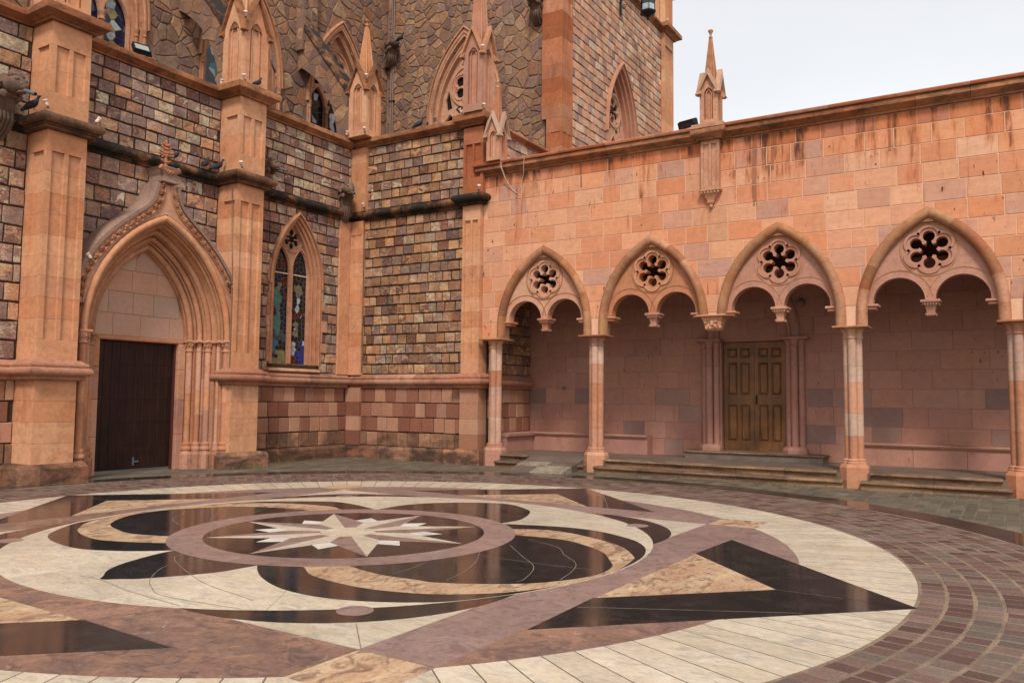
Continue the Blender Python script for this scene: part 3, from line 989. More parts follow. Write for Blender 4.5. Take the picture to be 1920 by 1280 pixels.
# medallion
med = struct('compass_medallion', ring_mesh(MB(), 0.0, 6.47, -0.03, -0.005, 160), M_fjoint)
PH = radians(-1.4)
def pl(r, deg, rot=PH):
    a = radians(deg) + rot
    return (OX + r * cos(a), OY + r * sin(a))
def rc(x, y):
    """medallion frame (x along arrow 0) -> plan"""
    return (OX + x * cos(PH) - y * sin(PH), OY + x * sin(PH) + y * cos(PH))
lev = lambda k: -0.004 + 0.0013 * k
def inlay(name, poly, mat, k, label=None):
    return MB().prism(FLO, poly, lev(k) - 0.004, lev(k)).build(name, mat, med, label=label)
# outer cream planks
for k in range(134):
    a0 = 360 / 134 * k + .06; a1 = 360 / 134 * (k + 1) - .06
    inlay('marble_plank', [pl(5.38, a0), pl(6.46, a0), pl(6.46, (a0 + a1) / 2), pl(6.46, a1), pl(5.38, a1)], M_cream, 0)
# mauve disc visible between arrows, eight sectors
for k in range(8):
    a0, a1 = 45 * k + .05, 45 * k + 44.95
    inlay('mauve_slab', [pl(4.0, a0)] + [pl(5.38, a0 + (a1 - a0) * i / 14) for i in range(15)] + [pl(4.0, a1)], M_mauvedark if k in (5, 6, 7) else M_mauve, 0.4)
# square band
A_, B_ = 3.46, 4.12
for s in range(4):
    ang = s * 90
    def rt_(x, y, ang=ang):
        a = radians(ang)
        return rc(x * cos(a) - y * sin(a), x * sin(a) + y * cos(a))
    ys = [-3.46, -2.76, -1.71, -.65, .4, 1.45, 2.5, 3.46]
    for y0, y1 in zip(ys[:-1], ys[1:]):
        inlay('band_slab', [rt_(A_, y0 + .006), rt_(B_, y0 + .006), rt_(B_, y1 - .006), rt_(A_, y1 - .006)], M_mauvedark if s == 3 or (s == 2 and y0 > 0) else M_mauve, 1)
    inlay('corner_slab', [rt_(A_ + .006, A_ + .006), rt_(B_, A_ + .006), rt_(B_, B_), rt_(A_ + .006, B_)], M_tan, 1)
    # arrow: granite chevron round a tan triangle
    P = lambda r, d: pl(r, d + ang)
    inlay('arrow_slab', [P(6.49, 0), P(4.79, 30), P(4.29, 17), P(5.33, 0)], M_granite, 2)
    inlay('arrow_slab', [P(6.49, -.08), P(5.33, -.1), P(4.29, -17), P(4.79, -30)], M_granite, 2)
    inlay('tan_triangle', [P(5.31, 0), P(4.3, 16.6), P(4.3, -16.6)], M_tan, 2)
    # cream corner inside the square
    inlay('marble_corner', [rt_(A_ - .006, A_ - .006), rt_(1.2, A_ - .006), rt_(1.5, 2.0), rt_(2.0, 1.5), rt_(A_ - .006, 1.2)], M_cream, 1)
    c45 = (2.46 * cos(radians(ang + 45)), 2.46 * sin(radians(ang + 45)))
    inlay('granite_lens', [rc(c45[0] + 1.75 * cos(2 * pi * i / 56), c45[1] + 1.75 * sin(2 * pi * i / 56)) for i in range(56)], M_granite, 2)
# central cream disc in petals-shaped panels (8 sectors)
for k in range(16):
    a0, a1 = 22.5 * k + 12, 22.5 * (k + 1) + 12
    inlay('marble_panel', [pl(1.9, a0 + .03)] + [pl(3.8, a0 + .03 + (a1 - a0 - .06) * i / 6) for i in range(7)] + [pl(1.9, a1 - .03)], M_cream, 3)
for s in range(4):
    inlay('mauve_knob', [rc(3.87 * cos(radians(s * 90 + 45)) + .15 * cos(2 * pi * i / 24), 3.87 * sin(radians(s * 90 + 45)) + .15 * sin(2 * pi * i / 24)) for i in range(24)], M_mauve, 4)
# petals measured as (radius, bearing) outlines
def petal(name, pts, mat, k, rin=1.95):
    """pts: outer outline; closed inside under the mauve ring"""
    pts = [pl(r, a, 0) for r, a in pts]
    sm = catmull(pts, 5)
    cen = [pl(rin, pts_a, 0) for pts_a in ()]
    return sm
def petal_build(name, out, mat, k, rin=1.95):
    sm = catmull([(r * cos(radians(a)), r * sin(radians(a))) for r, a in out], 5)
    a_s, a_e = out[0][1], out[-1][1]
    inner = [(rin * cos(radians(a_e + (a_s - a_e) * i / 10)), rin * sin(radians(a_e + (a_s - a_e) * i / 10))) for i in range(11)]
    poly = [(OX + x, OY + y) for x, y in sm + inner]
    if area(poly) < 1e-4: return
    # orientation for tessellation does not matter
    return inlay(name, poly, mat, k)
R_blk = [(1.95, -75), (2.31, -69.5), (2.67, -64.3), (3.05, -58.3), (3.35, -52.1), (3.56, -45.8), (3.72, -38.9), (3.79, -33), (3.79, -22), (3.79, -8), (3.78, 5.4), (3.74, 15.5), (3.62, 23.6), (3.43, 30.0), (3.19, 36.9), (2.81, 44.1), (2.14, 54.0), (1.95, 57)]
R_tan = [(1.95, -62), (2.18, -58.4), (2.55, -54.4), (3.06, -45.5), (3.41, -37.7), (3.60, -31.5), (3.74, -24.2), (3.79, -15), (3.79, -4), (3.73, 5.3), (3.67, 9.3), (3.42, 18.2), (2.99, 29.3), (2.59, 38.4), (2.14, 42.2), (1.95, 45)]
R_pet = [(1.95, -49), (2.16, -46.2), (2.59, -40.4), (2.89, -35.1), (3.11, -31.9), (3.43, -23.5), (3.63, -16.6), (3.74, -8.3), (3.68, -1.5), (3.53, 3.2), (3.31, 10.3), (3.03, 16.7), (2.71, 23.2), (2.13, 28.8), (1.95, 31)]
L_blk = [(1.95, 119), (2.17, 122.6), (2.70, 130.2), (3.07, 135.8), (3.22, 140.7), (3.46, 152.2), (3.6, 160), (3.72, 172), (3.74, 185), (3.72, 200), (3.73, 204.4), (3.64, 213), (3.54, 219.7), (3.31, 227.5), (2.99, 236.8), (2.57, 244.0), (2.19, 248.9), (1.95, 251)]
L_tan = [(1.95, 131), (2.11, 134.7), (2.55, 139.3), (3.04, 149.0), (3.38, 157.5), (3.66, 167.3), (3.74, 175.4), (3.74, 186), (3.70, 196), (3.62, 203), (3.48, 208.6), (3.36, 213.2), (3.10, 220.4), (2.77, 227.5), (2.11, 236.3), (1.95, 239)]
L_pet = [(1.95, 144), (2.16, 148.0), (2.70, 156.5), (3.12, 164.3), (3.42, 174.2), (3.58, 182), (3.55, 191.3), (3.27, 202.9), (2.90, 211.5), (2.59, 217.9), (2.12, 223.3), (1.95, 226)]
B_pet = [(1.95, 53), (2.12, 56.3), (2.54, 61.4), (3.08, 71.8), (3.34, 78.7), (3.56, 86.7), (3.5, 93), (3.33, 99.2), (3.02, 108.3), (2.63, 114.8), (2.15, 120.7), (1.95, 123)]
F_pet = [(1.95, 248.6), (2.18, 250.9), (2.40, 253.8), (2.75, 258.8), (3.0, 263), (3.17, 267.3), (3.26, 269.4), (3.15, 272), (3.03, 275.0), (2.58, 282.8), (2.3, 286), (1.95, 290)]
petal_build('granite_petal', F_pet, M_granite, 4)
petal_build('granite_petal', B_pet, M_granite, 4)
petal_build('granite_crescent', R_blk, M_granite, 5)
petal_build('granite_crescent', L_blk, M_granite, 5)
petal_build('tan_crescent', R_tan, M_tan, 6)
petal_build('tan_crescent', L_tan, M_tan, 6)
petal_build('granite_petal', R_pet, M_granite, 7)
petal_build('granite_petal', L_pet, M_granite, 7)
# mauve ring in eight lengths, black disc, star
for k in range(8):
    ring_mesh(MB(), 1.715, 2.12, lev(8) - .004, lev(8), 12, radians(45 * k + 8.1), radians(45 * k + 52.95)).build('ring_slab', M_mauve, med)
inlay('granite_disc', [(OX + 1.72 * cos(2 * pi * i / 96), OY + 1.72 * sin(2 * pi * i / 96)) for i in range(96)], M_granite, 8.3)
for k in range(8):
    a = 4.6 + 45 * k
    q = lambda r, d: pl(r, a + d, 0)
    inlay('star_ray', [q(1.675, 0), q(.775, 22.5), q(.36, 22.5), q(.34, 0)], M_cream, 9.2)
    inlay('star_ray', [q(1.675, 0), q(.34, 0), q(.36, -22.5), q(.775, -22.5)], M_mauve, 9.2)
    inlay('star_tip', [q(1.2, 22.5), q(.96, 31.9), q(.78, 22.5), q(.96, 13.1)], M_white, 9.6)
inlay('star_centre', [pl(.36, 4.6 + 22.5 + 45 * k, 0) for k in range(8)], M_cream, 9.6)
# thin pale joints across the black stone
jt = MB()
def joint(pts, k, w=0.0035):
    P = [Vector((OX + r * cos(radians(a)), OY + r * sin(radians(a)))) for r, a in pts]
    P = [Vector(p) for p in catmull([tuple(p) for p in P], 5)]
    L, Rr = [], []
    for i, p in enumerate(P):
        d = (P[min(i + 1, len(P) - 1)] - P[max(i - 1, 0)]).normalized()
        n_ = Vector((-d.y, d.x)) * w
        L.append(p + n_); Rr.append(p - n_)
    z = lev(k) + .0012
    b = jt.av([(p.x, p.y, z) for p in L] + [(p.x, p.y, z) for p in Rr])
    n = len(L)
    for i in range(n - 1): jt.f.append((b + i, b + i + 1, b + n + i + 1, b + n + i))
for base, kk in ((0, 7), (180, 7), (90, 4)):
    joint([(2.3, 22 + base), (2.75, 12 + base), (2.97, 4.3 + base), (3.26, -1.6 + base), (3.45, -7.4 + base), (3.64, -14.7 + base)], kk)
    joint([(2.2, 10 + base), (2.59, -1.6 + base), (3.06, -10 + base), (3.38, -18 + base), (3.44, -20.5 + base)], kk)
    joint([(2.13, -5 + base), (2.5, -16 + base), (2.85, -25 + base), (3.05, -30 + base)], kk)
    joint([(2.13, -24 + base), (2.4, -32 + base), (2.6, -38 + base)], kk)
    joint([(2.13, -9 + base), (3.0, -7 + base), (3.68, -5 + base)], kk)
joint([(2.13, 270), (2.54, 268.5), (2.99, 275.7), (3.28, 281.5), (3.49, 286.9), (3.78, 300)], 4)
joint([(2.13, 258), (2.3, 262), (2.6, 276), (3.0, 288), (3.3, 296), (3.5, 300)], 4)
joint([(3.3, 264), (3.28, 270), (3.45, 280), (3.75, 292)], 4)
joint([(4.88, 313.8), (4.25, 313.6)], 2, 0.004)
for s in range(4):
    joint([(5.78, -8.6 + s * 90), (4.44, -22.6 + s * 90)], 2, 0.004)
    joint([(5.33, -1.5 + s * 90), (5.9, -1.45 + s * 90)], 2, 0.003)
jt.build('pale_joint', M_fjoint, med, kind='stuff')

# ================================================================ ARCHITECTURE HELPERS
def P_cornice(zt, out=.2, h=.25):
    b = zt - h
    return [(-.05, b), (.3 * out, b), (.34 * out, b + .04), (.5 * out, b + .05), (.68 * out, b + .10), (.95 * out, b + .12), (out, b + .13), (out, zt - .02), (out - .015, zt), (-.05, zt)]
def P_string(zt=7.1):
    pts = [(-.05, zt - .32), (.07, zt - .32), (.09, zt - .30), (.07, zt - .27), (.13, zt - .25)]
    for i in range(9):
        a = radians(-100 + i * 28)
        pts.append((.115 + .095 * cos(a), zt - .13 + .095 * sin(a)))
    return pts + [(.05, zt - .03), (.03, zt), (-.05, zt)]
P_base = [(-.05, 1.96), (.05, 1.96), (.09, 1.97), (.11, 2.0), (.09, 2.03), (.12, 2.05), (.17, 2.07), (.195, 2.11), (.195, 2.16), (.16, 2.2), (.12, 2.21), (.14, 2.24), (.13, 2.28), (.07, 2.31), (.03, 2.35), (-.05, 2.37)]
def P_plinth(o=.15, h=.36):
    return [(-.05, -.02), (o, -.02), (o, h - .08), (o - .05, h), (-.05, h)]

def blocks_mold(name, parent, F, path, prof, mat, seg=.9, side=1, smooth=40, only=None):
    """moulding cut into stone lengths along its plan path (joints stay closed at corners)"""
    P = [Vector(p) for p in path]
    # subdivide straight runs
    runs = []
    for i in range(len(P) - 1):
        L = (P[i + 1] - P[i]).length
        n = max(1, round(L / seg))
        pts = [P[i].lerp(P[i + 1], k / n) for k in range(n + 1)]
        runs.append(pts)
    # normals with mitres at the original corners
    def nrm(d): return Vector((d.y, -d.x)) * side
    for ri, pts in enumerate(runs):
        d = (pts[-1] - pts[0]).normalized()
        for k in range(len(pts) - 1):
            ends = []
            for e in (k, k + 1):
                m = nrm(d)
                sh = 0.0
                if e == 0 and ri > 0:
                    dp = (runs[ri - 1][-1] - runs[ri - 1][0]).normalized()
                    m = nrm(d) + nrm(dp); m = m / m.dot(nrm(d))
                elif e == len(pts) - 1 and ri < len(runs) - 1:
                    dn = (runs[ri + 1][-1] - runs[ri + 1][0]).normalized()
                    m = nrm(d) + nrm(dn); m = m / m.dot(nrm(d))
                else:
                    if 0 < e < len(pts) - 1: sh = .003 if e == k else -.003
                pt = pts[e] + d * sh
                ends.append([Vector((pt.x + m.x * o, pt.y + m.y * o, z)) for o, z in prof])
            MB().rings(ends).build(name, mat, parent, smooth)

def plinth_run(parent, path, side=1, o=.15, h=.36, mat=None, name='plinth_block', seg=.6):
    blocks_mold(name, parent, None, path, P_plinth(o, h), mat or M_plinth, seg, side, None)

def shaft_courses(parent, F, u0, u1, w0, w1, z0, z1, mat, course=.33, panels=(2, 1), name='ashlar_block', seed=0, pw=.3, depth=.05):
    """stack of dressed courses with sunk vertical panels on the front (and left cheek)"""
    rng = random.Random(seed)
    n = max(1, round((z1 - z0) / course))
    hh = (z1 - z0) / n
    W = u1 - u0
    D = w1 - w0
    def poly(pan):
        pts = []
        if not pan: return [(u0, w0), (u0, w1), (u1, w1), (u1, w0)]
        pts = [(u0, w0)]
        if panels[1]:
            a, b = w0 + D * .3, w1 - D * .14
            pts += [(u0, a), (u0 + depth, a + .01), (u0 + depth, b - .01), (u0, b)]
        pts.append((u0, w1))
        k = panels[0]
        if k:
            mar = W * .13
            gap = W * .1
            pwid = (W - 2 * mar - gap * (k - 1)) / k
            for i in range(k):
                a = u0 + mar + i * (pwid + gap)
                b = a + pwid
                pts += [(a, w1), (a + .01, w1 - depth), (b - .01, w1 - depth), (b, w1)]
        pts.append((u1, w1))
        pts.append((u1, w0))
        return pts
    for i in range(n):
        za, zb = z0 + i * hh, z0 + (i + 1) * hh
        pan = 0 < i < n - 1 and n > 2
        pp = poly(pan)
        cxx, cww = (u0 + u1) / 2, (w0 + w1) / 2
        m = MB()
        tri = tessellate_polygon([[Vector((a, b, 0)) for a, b in pp]])
        k_ = len(pp)
        b0 = m.av([F.p(a, b, za + .002) for a, b in pp] + [F.p(a, b, zb - .002) for a, b in pp])
        for t in tri:
            m.f.append((b0 + t[0], b0 + t[1], b0 + t[2]))
            m.f.append((b0 + k_ + t[2], b0 + k_ + t[1], b0 + k_ + t[0]))
        for q in range(k_):
            r_ = (q + 1) % k_
            m.f.append((b0 + q, b0 + r_, b0 + k_ + r_, b0 + k_ + q))
        m.build(name, mat, parent)

def roof_prism(m, F, half, zb, zt, d0, d1):
    m.prism(F, [(-half, zb), (half, zb), (0, zt)], d0, d1)

def pinnacle(parent, cx, cy, z0, half, zeave, zgable, ztop, mat, sub=False, base_mat=None, finial=True, parts=True, spire_r=.62, over=.07):
    """square pinnacle: four lancet-panelled faces with gables, a ribbed spire and a capped tip"""
    faces = []
    dirs = [((1, 0, 0), (0, -1, 0)), ((0, 1, 0), (1, 0, 0)), ((-1, 0, 0), (0, 1, 0)), ((0, -1, 0), (-1, 0, 0))]
    core = MB()
    F0 = Fr((cx, cy, 0), (1, 0, 0), (0, -1, 0))
    c = half - .07
    core.box(F0, -c, c, -c, c, z0, zeave + .02)
    root = parent
    pin = core.build('pinnacle', mat, parent) if sub else None
    if pin is None:
        core.build('pinnacle_core', mat, parent)
        pin = parent
    lz0 = z0 + (zeave - z0) * .12
    lz1 = zeave - (zeave - z0) * .02
    for i, (ux, nn) in enumerate(dirs):
        F = Fr((cx, cy, 0), ux, nn)
        hw = half if i % 2 == 0 else half - .07
        lw = half * .5
        hole = arch_path(0, lw, lw * 1.55, lz1 - .1, lz0, 7)
        m = MB()
        zc = z0 + (zeave - z0) * .42
        m.prism(F, [(-hw, z0), (hw, z0), (hw, zeave), (0, zgable - .05), (-hw, zeave)], half - .07, half, [hole])
        m.archmold(F, arch_path(0, lw * .72, lw * 1.2, lz1 - .1, lz0 + .01, 7), [(.0, half - .072), (.0, half - .03), (-lw * .2, half - .03), (-lw * .2, half - .072)])
        m.build('lancet_panel', mat, pin if not sub else pin, None)
        # raking gable coping
        m = MB()
        e = half + over
        sl = (zgable - zeave) / half
        m.archmold(F, [(-e, zeave - over * sl), (0, zgable), (e, zeave - over * sl)][::-1], [(-.035, half - .05), (-.035, half + over), (.035, half + over + .02), (.035, half - .05)])
        m.build('gable_coping', mat if base_mat is None else base_mat, pin)
    m = MB()
    roof_prism(m, F0, half - .01, zeave, zgable - .06, -half + .02, half - .02)
    F1 = Fr((cx, cy, 0), (0, 1, 0), (1, 0, 0))
    roof_prism(m, F1, half - .012, zeave + .001, zgable - .062, -half + .02, half - .02)
    m.build('gable_roof', M_corn, pin)
    # spire, square with ribs on the corners
    m = MB()
    r0 = half * spire_r * 1.25
    zs = zeave + (zgable - zeave) * .35
    tip = r0 * .14
    m.rings([[Vector((cx + r * cos(pi / 4 + k * pi / 2), cy + r * sin(pi / 4 + k * pi / 2), z)) for k in range(4)] for r, z in ((r0, zs), (tip, ztop - .12))])
    for k in range(4):
        a = pi / 4 + k * pi / 2
        m.tube([(cx + r0 * cos(a), cy + r0 * sin(a), zs), (cx + tip * cos(a), cy + tip * sin(a), ztop - .12)], [.035 * half / .33, .018], 6)
        a = k * pi / 2
        q = r0 * .7071
        m.tube([(cx + q * cos(a), cy + q * sin(a), zs), (cx + tip * .7 * cos(a), cy + tip * .7 * sin(a), ztop - .12)], [.02 * half / .33, .01], 5)
    m.build('spire', mat, pin, 30)
    if finial:
        s = half / .33
        MB().lathe(cx, cy, [(tip * 1.1, ztop - .16), (tip * 1.7 + .015 * s, ztop - .13), (tip * 1.1, ztop - .10), (tip * 1.1, ztop - .05), (.09 * s, ztop), (.1 * s, ztop + .03), (.04 * s, ztop + .06)], 8, pi / 8).build('finial_cap', mat, pin, 40)
    return pin

def gothic_window(F, wall, uc, ao, ho, ai, hi_, zs, zsill, win, lanc, roses, mat, panes=None, orders=3, zcap=None, glassw=None, name='window', grid=.28, extra=None, wout=.05, trac_d=.1):
    """stepped jambs and arch, tracery plate, leaded panes. lanc: (uc, half, spring, apex); roses: (uc, zc, r)"""
    # frame: stepped orders
    frm = MB()
    for i in range(orders):
        t0, t1 = i / orders, (i + 1) / orders
        a0, a1 = ai + (ao - ai) * t0, ai + (ao - ai) * t1
        h0, h1 = hi_ + (ho - hi_) * t0, hi_ + (ho - hi_) * t1
        wf = win + (wout - win) * (i + 1) / orders
        po = arch_path(uc, a1, h1, zs, zsill, 12)
        pi_ = arch_path(uc, a0, h0, zs, zsill, 12)
        frm.prism(F, po + pi_[::-1], win - .25, wf)
    window = frm.build(name, mat, wall, None)
    # roll mouldings on each order
    m = MB()
    for i in range(orders):
        t = (i + .5) / orders
        a, h = ai + (ao - ai) * t, hi_ + (ho - hi_) * t
        wf = win + (wout - win) * (i + 1) / orders
        m.tube([F.p(u, wf, z) for u, z in arch_path(uc, a, h, zs, zsill, 12)], (ao - ai) / orders * .26, 6)
    a, h = ao + .01, ho + .02
    m.archmold(F, arch_path(uc, a, h, zs, zs - .1, 12)[::-1], [(.0, .0), (-.0, wout + .06), (-.05, wout + .04), (-.05, 0)])
    m.build('roll_moulding', mat, window, 45)
    if zcap:
        m = MB()
        for s in (-1, 1):
            for i in range(orders):
                t = (i + .5) / orders
                a = ai + (ao - ai) * t
                wf = win + (wout - win) * (i + 1) / orders
                p = F.p(uc + s * a, wf, 0)
                k = (ao - ai) / orders
                m.lathe(p.x, p.y, [(k * .3, zcap - .1), (k * .42, zcap - .09), (k * .3, zcap - .05), (k * .36, zcap), (k * .55, zcap + .08), (k * .55, zcap + .12), (k * .3, zcap + .13)], 8)
        m.build('capital', mat, window, 50)
    # tracery
    holes = []
    for (lu, lh, ls, la) in lanc:
        holes.append(arch_path(lu, lh, la - ls, ls, zsill + .02, 8))
    for (ru, rz, rr) in roses:
        holes.append(sexfoil(ru, rz, rr * .58, rr * .262, rr * .27, 6, 8, rr * .11))
    if extra: holes += extra
    tr = MB().prism(F, arch_path(uc, ai + .01, hi_ + .01, zs, zsill + .001, 14), win - trac_d, win - .03, holes)
    for (ru, rz, rr) in roses:
        tr.archmold(F, circ(ru, rz, rr, 28), [(.0, win - .04), (.0, win + .01), (-rr * .1, win + .01), (-rr * .1, win - .04)], loop=True)
        for k in range(6):
            th = pi / 2 + k * pi / 3
            tr.archmold(F, circ(ru + rr * .58 * cos(th), rz + rr * .58 * sin(th), rr * .33, 14, th - 1.5, th + 1.5), [(.0, win - .04), (.0, win - .005), (-rr * .06, win - .005), (-rr * .07, win - .04)])
    for (lu, lh, ls, la) in lanc:
        tr.archmold(F, arch_path(lu, lh + .02, la - ls + .03, ls, zsill + .03, 8)[::-1], [(.0, win - .04), (.0, win), (-.045, win), (-.045, win - .04)])
    tr.build('tracery', mat, window, None)
    # leaded glass behind
    gw = win - trac_d - .012
    rngp = random.Random(int(uc * 10) + 77)
    gl = MB().prism(F, arch_path(uc, ai + .005, hi_ + .005, zs, zsill + .002, 12), gw - .03, gw - .012)
    gl.build('glass', G_dark, window)
    if panes: panes(F, window, gw)
    return window

def lancet_panes(F, window, gw, lu, lh, ls, la, zsill, cell, colour, seed=1, lead=True):
    """irregular leaded panes filling one light; colour(u,z)->material"""
    rng = random.Random(seed)
    cs = voronoi(lu - lh - .02, lu + lh + .02, zsill, la + .03, cell, rng, .4)
    lm = MB()
    for p, poly in cs:
        hw = arch_w(lh + .02, la - ls + .03, ls, p[1])
        if abs(p[0] - lu) > hw + .01: continue
        poly = dedupe(poly, .006)
        if len(poly) < 3: continue
        MB().chprism(F, shrink(poly, .008), gw - .01, gw - .004 + rng.uniform(-.002, .002), .002).build('pane', colour(p[0] - lu, p[1]), window)
    lm.prism(F, [(lu - lh, zsill), (lu + lh, zsill), (lu + lh, ls), (lu, la), (lu - lh, ls)], gw - .012, gw - .008)
    lm.build('lead', M_greybox, window)

# ================================================================ AISLE WALL (long left wall), three bays
YC = 11.23            # centre line of the portal
ZC0, ZC1 = 8.95, 9.2  # cornice
def hood_hw(z):
    pts = [(0, 1.9), (3.9, 1.94), (4.2, 1.88), (4.58, 1.68), (4.97, 1.38), (5.3, 1.04), (5.58, .7), (5.82, .44), (6.05, .3), (6.36, .24), (6.4, .22), (6.8, .22), (6.81, 0), (20, 0)]
    for (a, b), (c, d) in zip(pts[:-1], pts[1:]):
        if a <= z <= c: return b + (d - b) * (z - a) / (c - a)
    return 0

def wall_bay(F, u0, u1, label, back=None, bmat=None, z_split=True, hole=None, allowed_mid=None, rowh_mid=.275, wr_mid=(.22, .40), seed=0, backing_holes=(), low_allowed=None, rowh_up=.268, wr_up=(.27, .40), low_wr=(.34, .42), low_mat=None):
    bmat = bmat or M_brownG
    o = F.p((u0 + u1) / 2, 0, 0)
    w = thing('church_wall', label, 'wall', (o.x, o.y, 0))
    if back is None:
        back = MB().prism(F, [(u0, 0), (u1, 0), (u1, ZC1 - .02), (u0, ZC1 - .02)], -.45, 0, backing_holes)
    back.build('wall_core', M_mortar, w)
    rg = random.Random(seed)
    # upper, middle and low stonework
    lay(F, w, bmat, u0, u1, 7.1, ZC0, rowh_up, wr_up, .036, .039, None, rng=rg)
    lay(F, w, bmat, u0, u1, 2.36, 6.8, rowh_mid, wr_mid, .036, .039, allowed_mid, rng=rg)
    lay(F, w, low_mat or M_low, u0, u1, .76, 1.965, .4, low_wr, .05, .024, low_allowed, style='soft', rng=rg)
    lay(F, w, M_lowmoss, u0, u1, .36, .755, .4, low_wr, .05, .024, low_allowed, style='soft', rng=rg)
    return w

B1 = (8.43, 9.24); B2 = (12.97, 13.79); BW = .72   # buttress extents and projection
# --- west bay
wb = wall_bay(XL, 5.2, B1[0], 'stone wall bay at the far left edge of the photo, carrying the big gargoyle', rowh_mid=.36, wr_mid=(.36, .55), wr_up=(.4, .55), low_wr=(.4, .6), rowh_up=.33, seed=1)
# --- portal bay: core has a hole for the doorway splay
AO, HO, AI, HI, ZS = 1.85, 2.70, 1.13, 1.95, 3.0
hole = arch_path(YC, AO - .1, HO - .1, ZS, 0, 14)
core = MB().prism(XL, [(B1[1], 0)] + [(YC - AO + .1, 0)] + hole[1:-1] + [(YC + AO - .1, 0), (B2[0], 0), (B2[0], ZC1 - .02), (B1[1], ZC1 - .02)], -.45, 0)
def al_portal(z):
    h = hood_hw(z) - .06
    if h <= 0: return [(B1[1], B2[0])]
    out = []
    if YC - h > B1[1] + .03: out.append((B1[1], YC - h))
    else: out.append((B1[1], B1[1]))
    if YC + h < B2[0] - .03: out.append((YC + h, B2[0]))
    else: out.append((B2[0], B2[0]))
    return out
pb = wall_bay(XL, B1[1], B2[0], 'brown stone wall bay above the pointed doorway, between two orange buttresses', core, allowed_mid=al_portal, rowh_mid=.335, wr_mid=(.32, .5), low_allowed=lambda z: [(B1[1], B1[1]), (B2[0], B2[0])], seed=2)
# --- window bay
WC = 15.58
def al_win(z):
    if z < 2.36: return [(B2[1], 17.62)]
    hw = arch_w(.93, 1.86, 4.75, z)
    if hw <= 0: return [(B2[1], 17.62)]
    return [(B2[1], WC - hw), (WC + hw, 17.62)]
wbay = wall_bay(XL, B2[1], 17.62, 'brown stone wall bay with the tall stained glass window beside the inner corner', MB().prism(XL, [(B2[1] - .02, 0), (17.62, 0), (17.62, ZC1 - .02), (B2[1] - .02, ZC1 - .02)], -.45, 0, [arch_path(15.58, .825, 1.77, 4.75, 2.56, 12)]), allowed_mid=al_win, seed=3, backing_holes=[])
# gap fix: the core keeps closed ends; end wall
def al_none(z): return [(-15.85, -12.33)]
eb = wall_bay(XF, -16.4, -12.33, 'brown stone end wall facing the camera between the inner corner and the arcade', seed=4, allowed_mid=None, low_allowed=None, bmat=M_brown)

# mouldings of the four bays
for parent, path, side in ((wb, [(-16.4, 5.2), (-16.4, B1[0] + .02)], 1), (pb, [(-16.4, B1[1] - .02), (-16.4, B2[0] + .02)], 1), (wbay, [(-16.4, B2[1] - .02), (-16.4, 17.62)], 1), (eb, [(-16.27, 17.75), (-12.31, 17.75)], 1)):
    blocks_mold('cornice_block', parent, None, path, P_cornice(ZC1 if parent is not eb else ZC1 - .002), M_corn, .9, side)
    blocks_mold('string_course_block', parent, None, path, P_string(7.1 if parent is not eb else 7.097), M_black, .8, side, 50)
    if parent is not pb:
        blocks_mold('base_moulding_block', parent, None, path, P_base if parent is not eb else [(o, z - .002) for o, z in P_base], M_mould, .8, side, 50)
        plinth_run(parent, path, side, .16 if parent is not eb else .155)

# ---------------------------------------------------------------- buttresses
def buttress(y0, y1, label, pin, seed, chamf=False):
    F = XL
    b = thing('buttress', label, 'buttress', (-16.1, (y0 + y1) / 2, 0), 'buttresses along the aisle wall')
    MB().box(F, y0 - .03, y1 + .03, -.45, -.006, 0, ZC1 - .03).build('core', M_mortar, b)
    shaft_courses(b, F, y0 + .0, y1 - .0, 0, BW, .36, 1.98, M_orange if not chamf else M_pinktrim, .41, (0, 0), seed=seed)
    shaft_courses(b, F, y0 + .01, y1 - .01, 0, BW - .01, 2.34, 6.8, M_orange, .4, (2, 1), seed=seed + 1)
    shaft_courses(b, F, y0 + .01, y1 - .01, 0, BW - .01, 7.08, ZC0 + .01, M_orange, .47, (2, 1), seed=seed + 2)
    xs, xf = -16.4, -16.4 + BW
    path = [(xs, y0), (xf, y0), (xf, y1), (xs, y1)]
    blocks_mold('cornice_block', b, None, path, P_cornice(ZC1 + .03, .24, .28), M_corn, .9, 1)
    blocks_mold('string_course_block', b, None, path, [(o + .02 if o > 0 else o, z + .006) for o, z in P_string(7.12)], M_string, .9, 1, 50)
    blocks_mold('base_moulding_block', b, None, path, [(o + .02 if o > 0 else o, z + .004) for o, z in P_base], M_mould, .8, 1, 50)
    MB().box(F, y0 - .1, y1 + .1, .0, BW + .1, ZC1 - .08, ZC1 + .029).build('cap_slab', M_corn, b)
    c = .16
    ph = P_plinth(.2, .38)
    pth = [(xs, y0), (xf - c, y0), (xf, y0 + c), (xf, y1)] + ([(xs, y1)])
    blocks_mold('plinth_block', b, None, pth, ph, M_plinth, .8, 1, None)
    if pin:
        pinnacle(b, *pin, M_orange, sub=True, base_mat=M_corn)
    return b
b1 = buttress(*B1, 'first orange buttress from the left, its pinnacle cut off by the top of the photo', (-16.07, 8.83, 9.23, .36, 10.75, 11.6, 13.4), 10)
b2 = buttress(*B2, 'orange buttress between the pointed doorway and the stained glass window', (-16.05, 13.38, 9.23, .38, 10.72, 11.6, 13.7), 20)

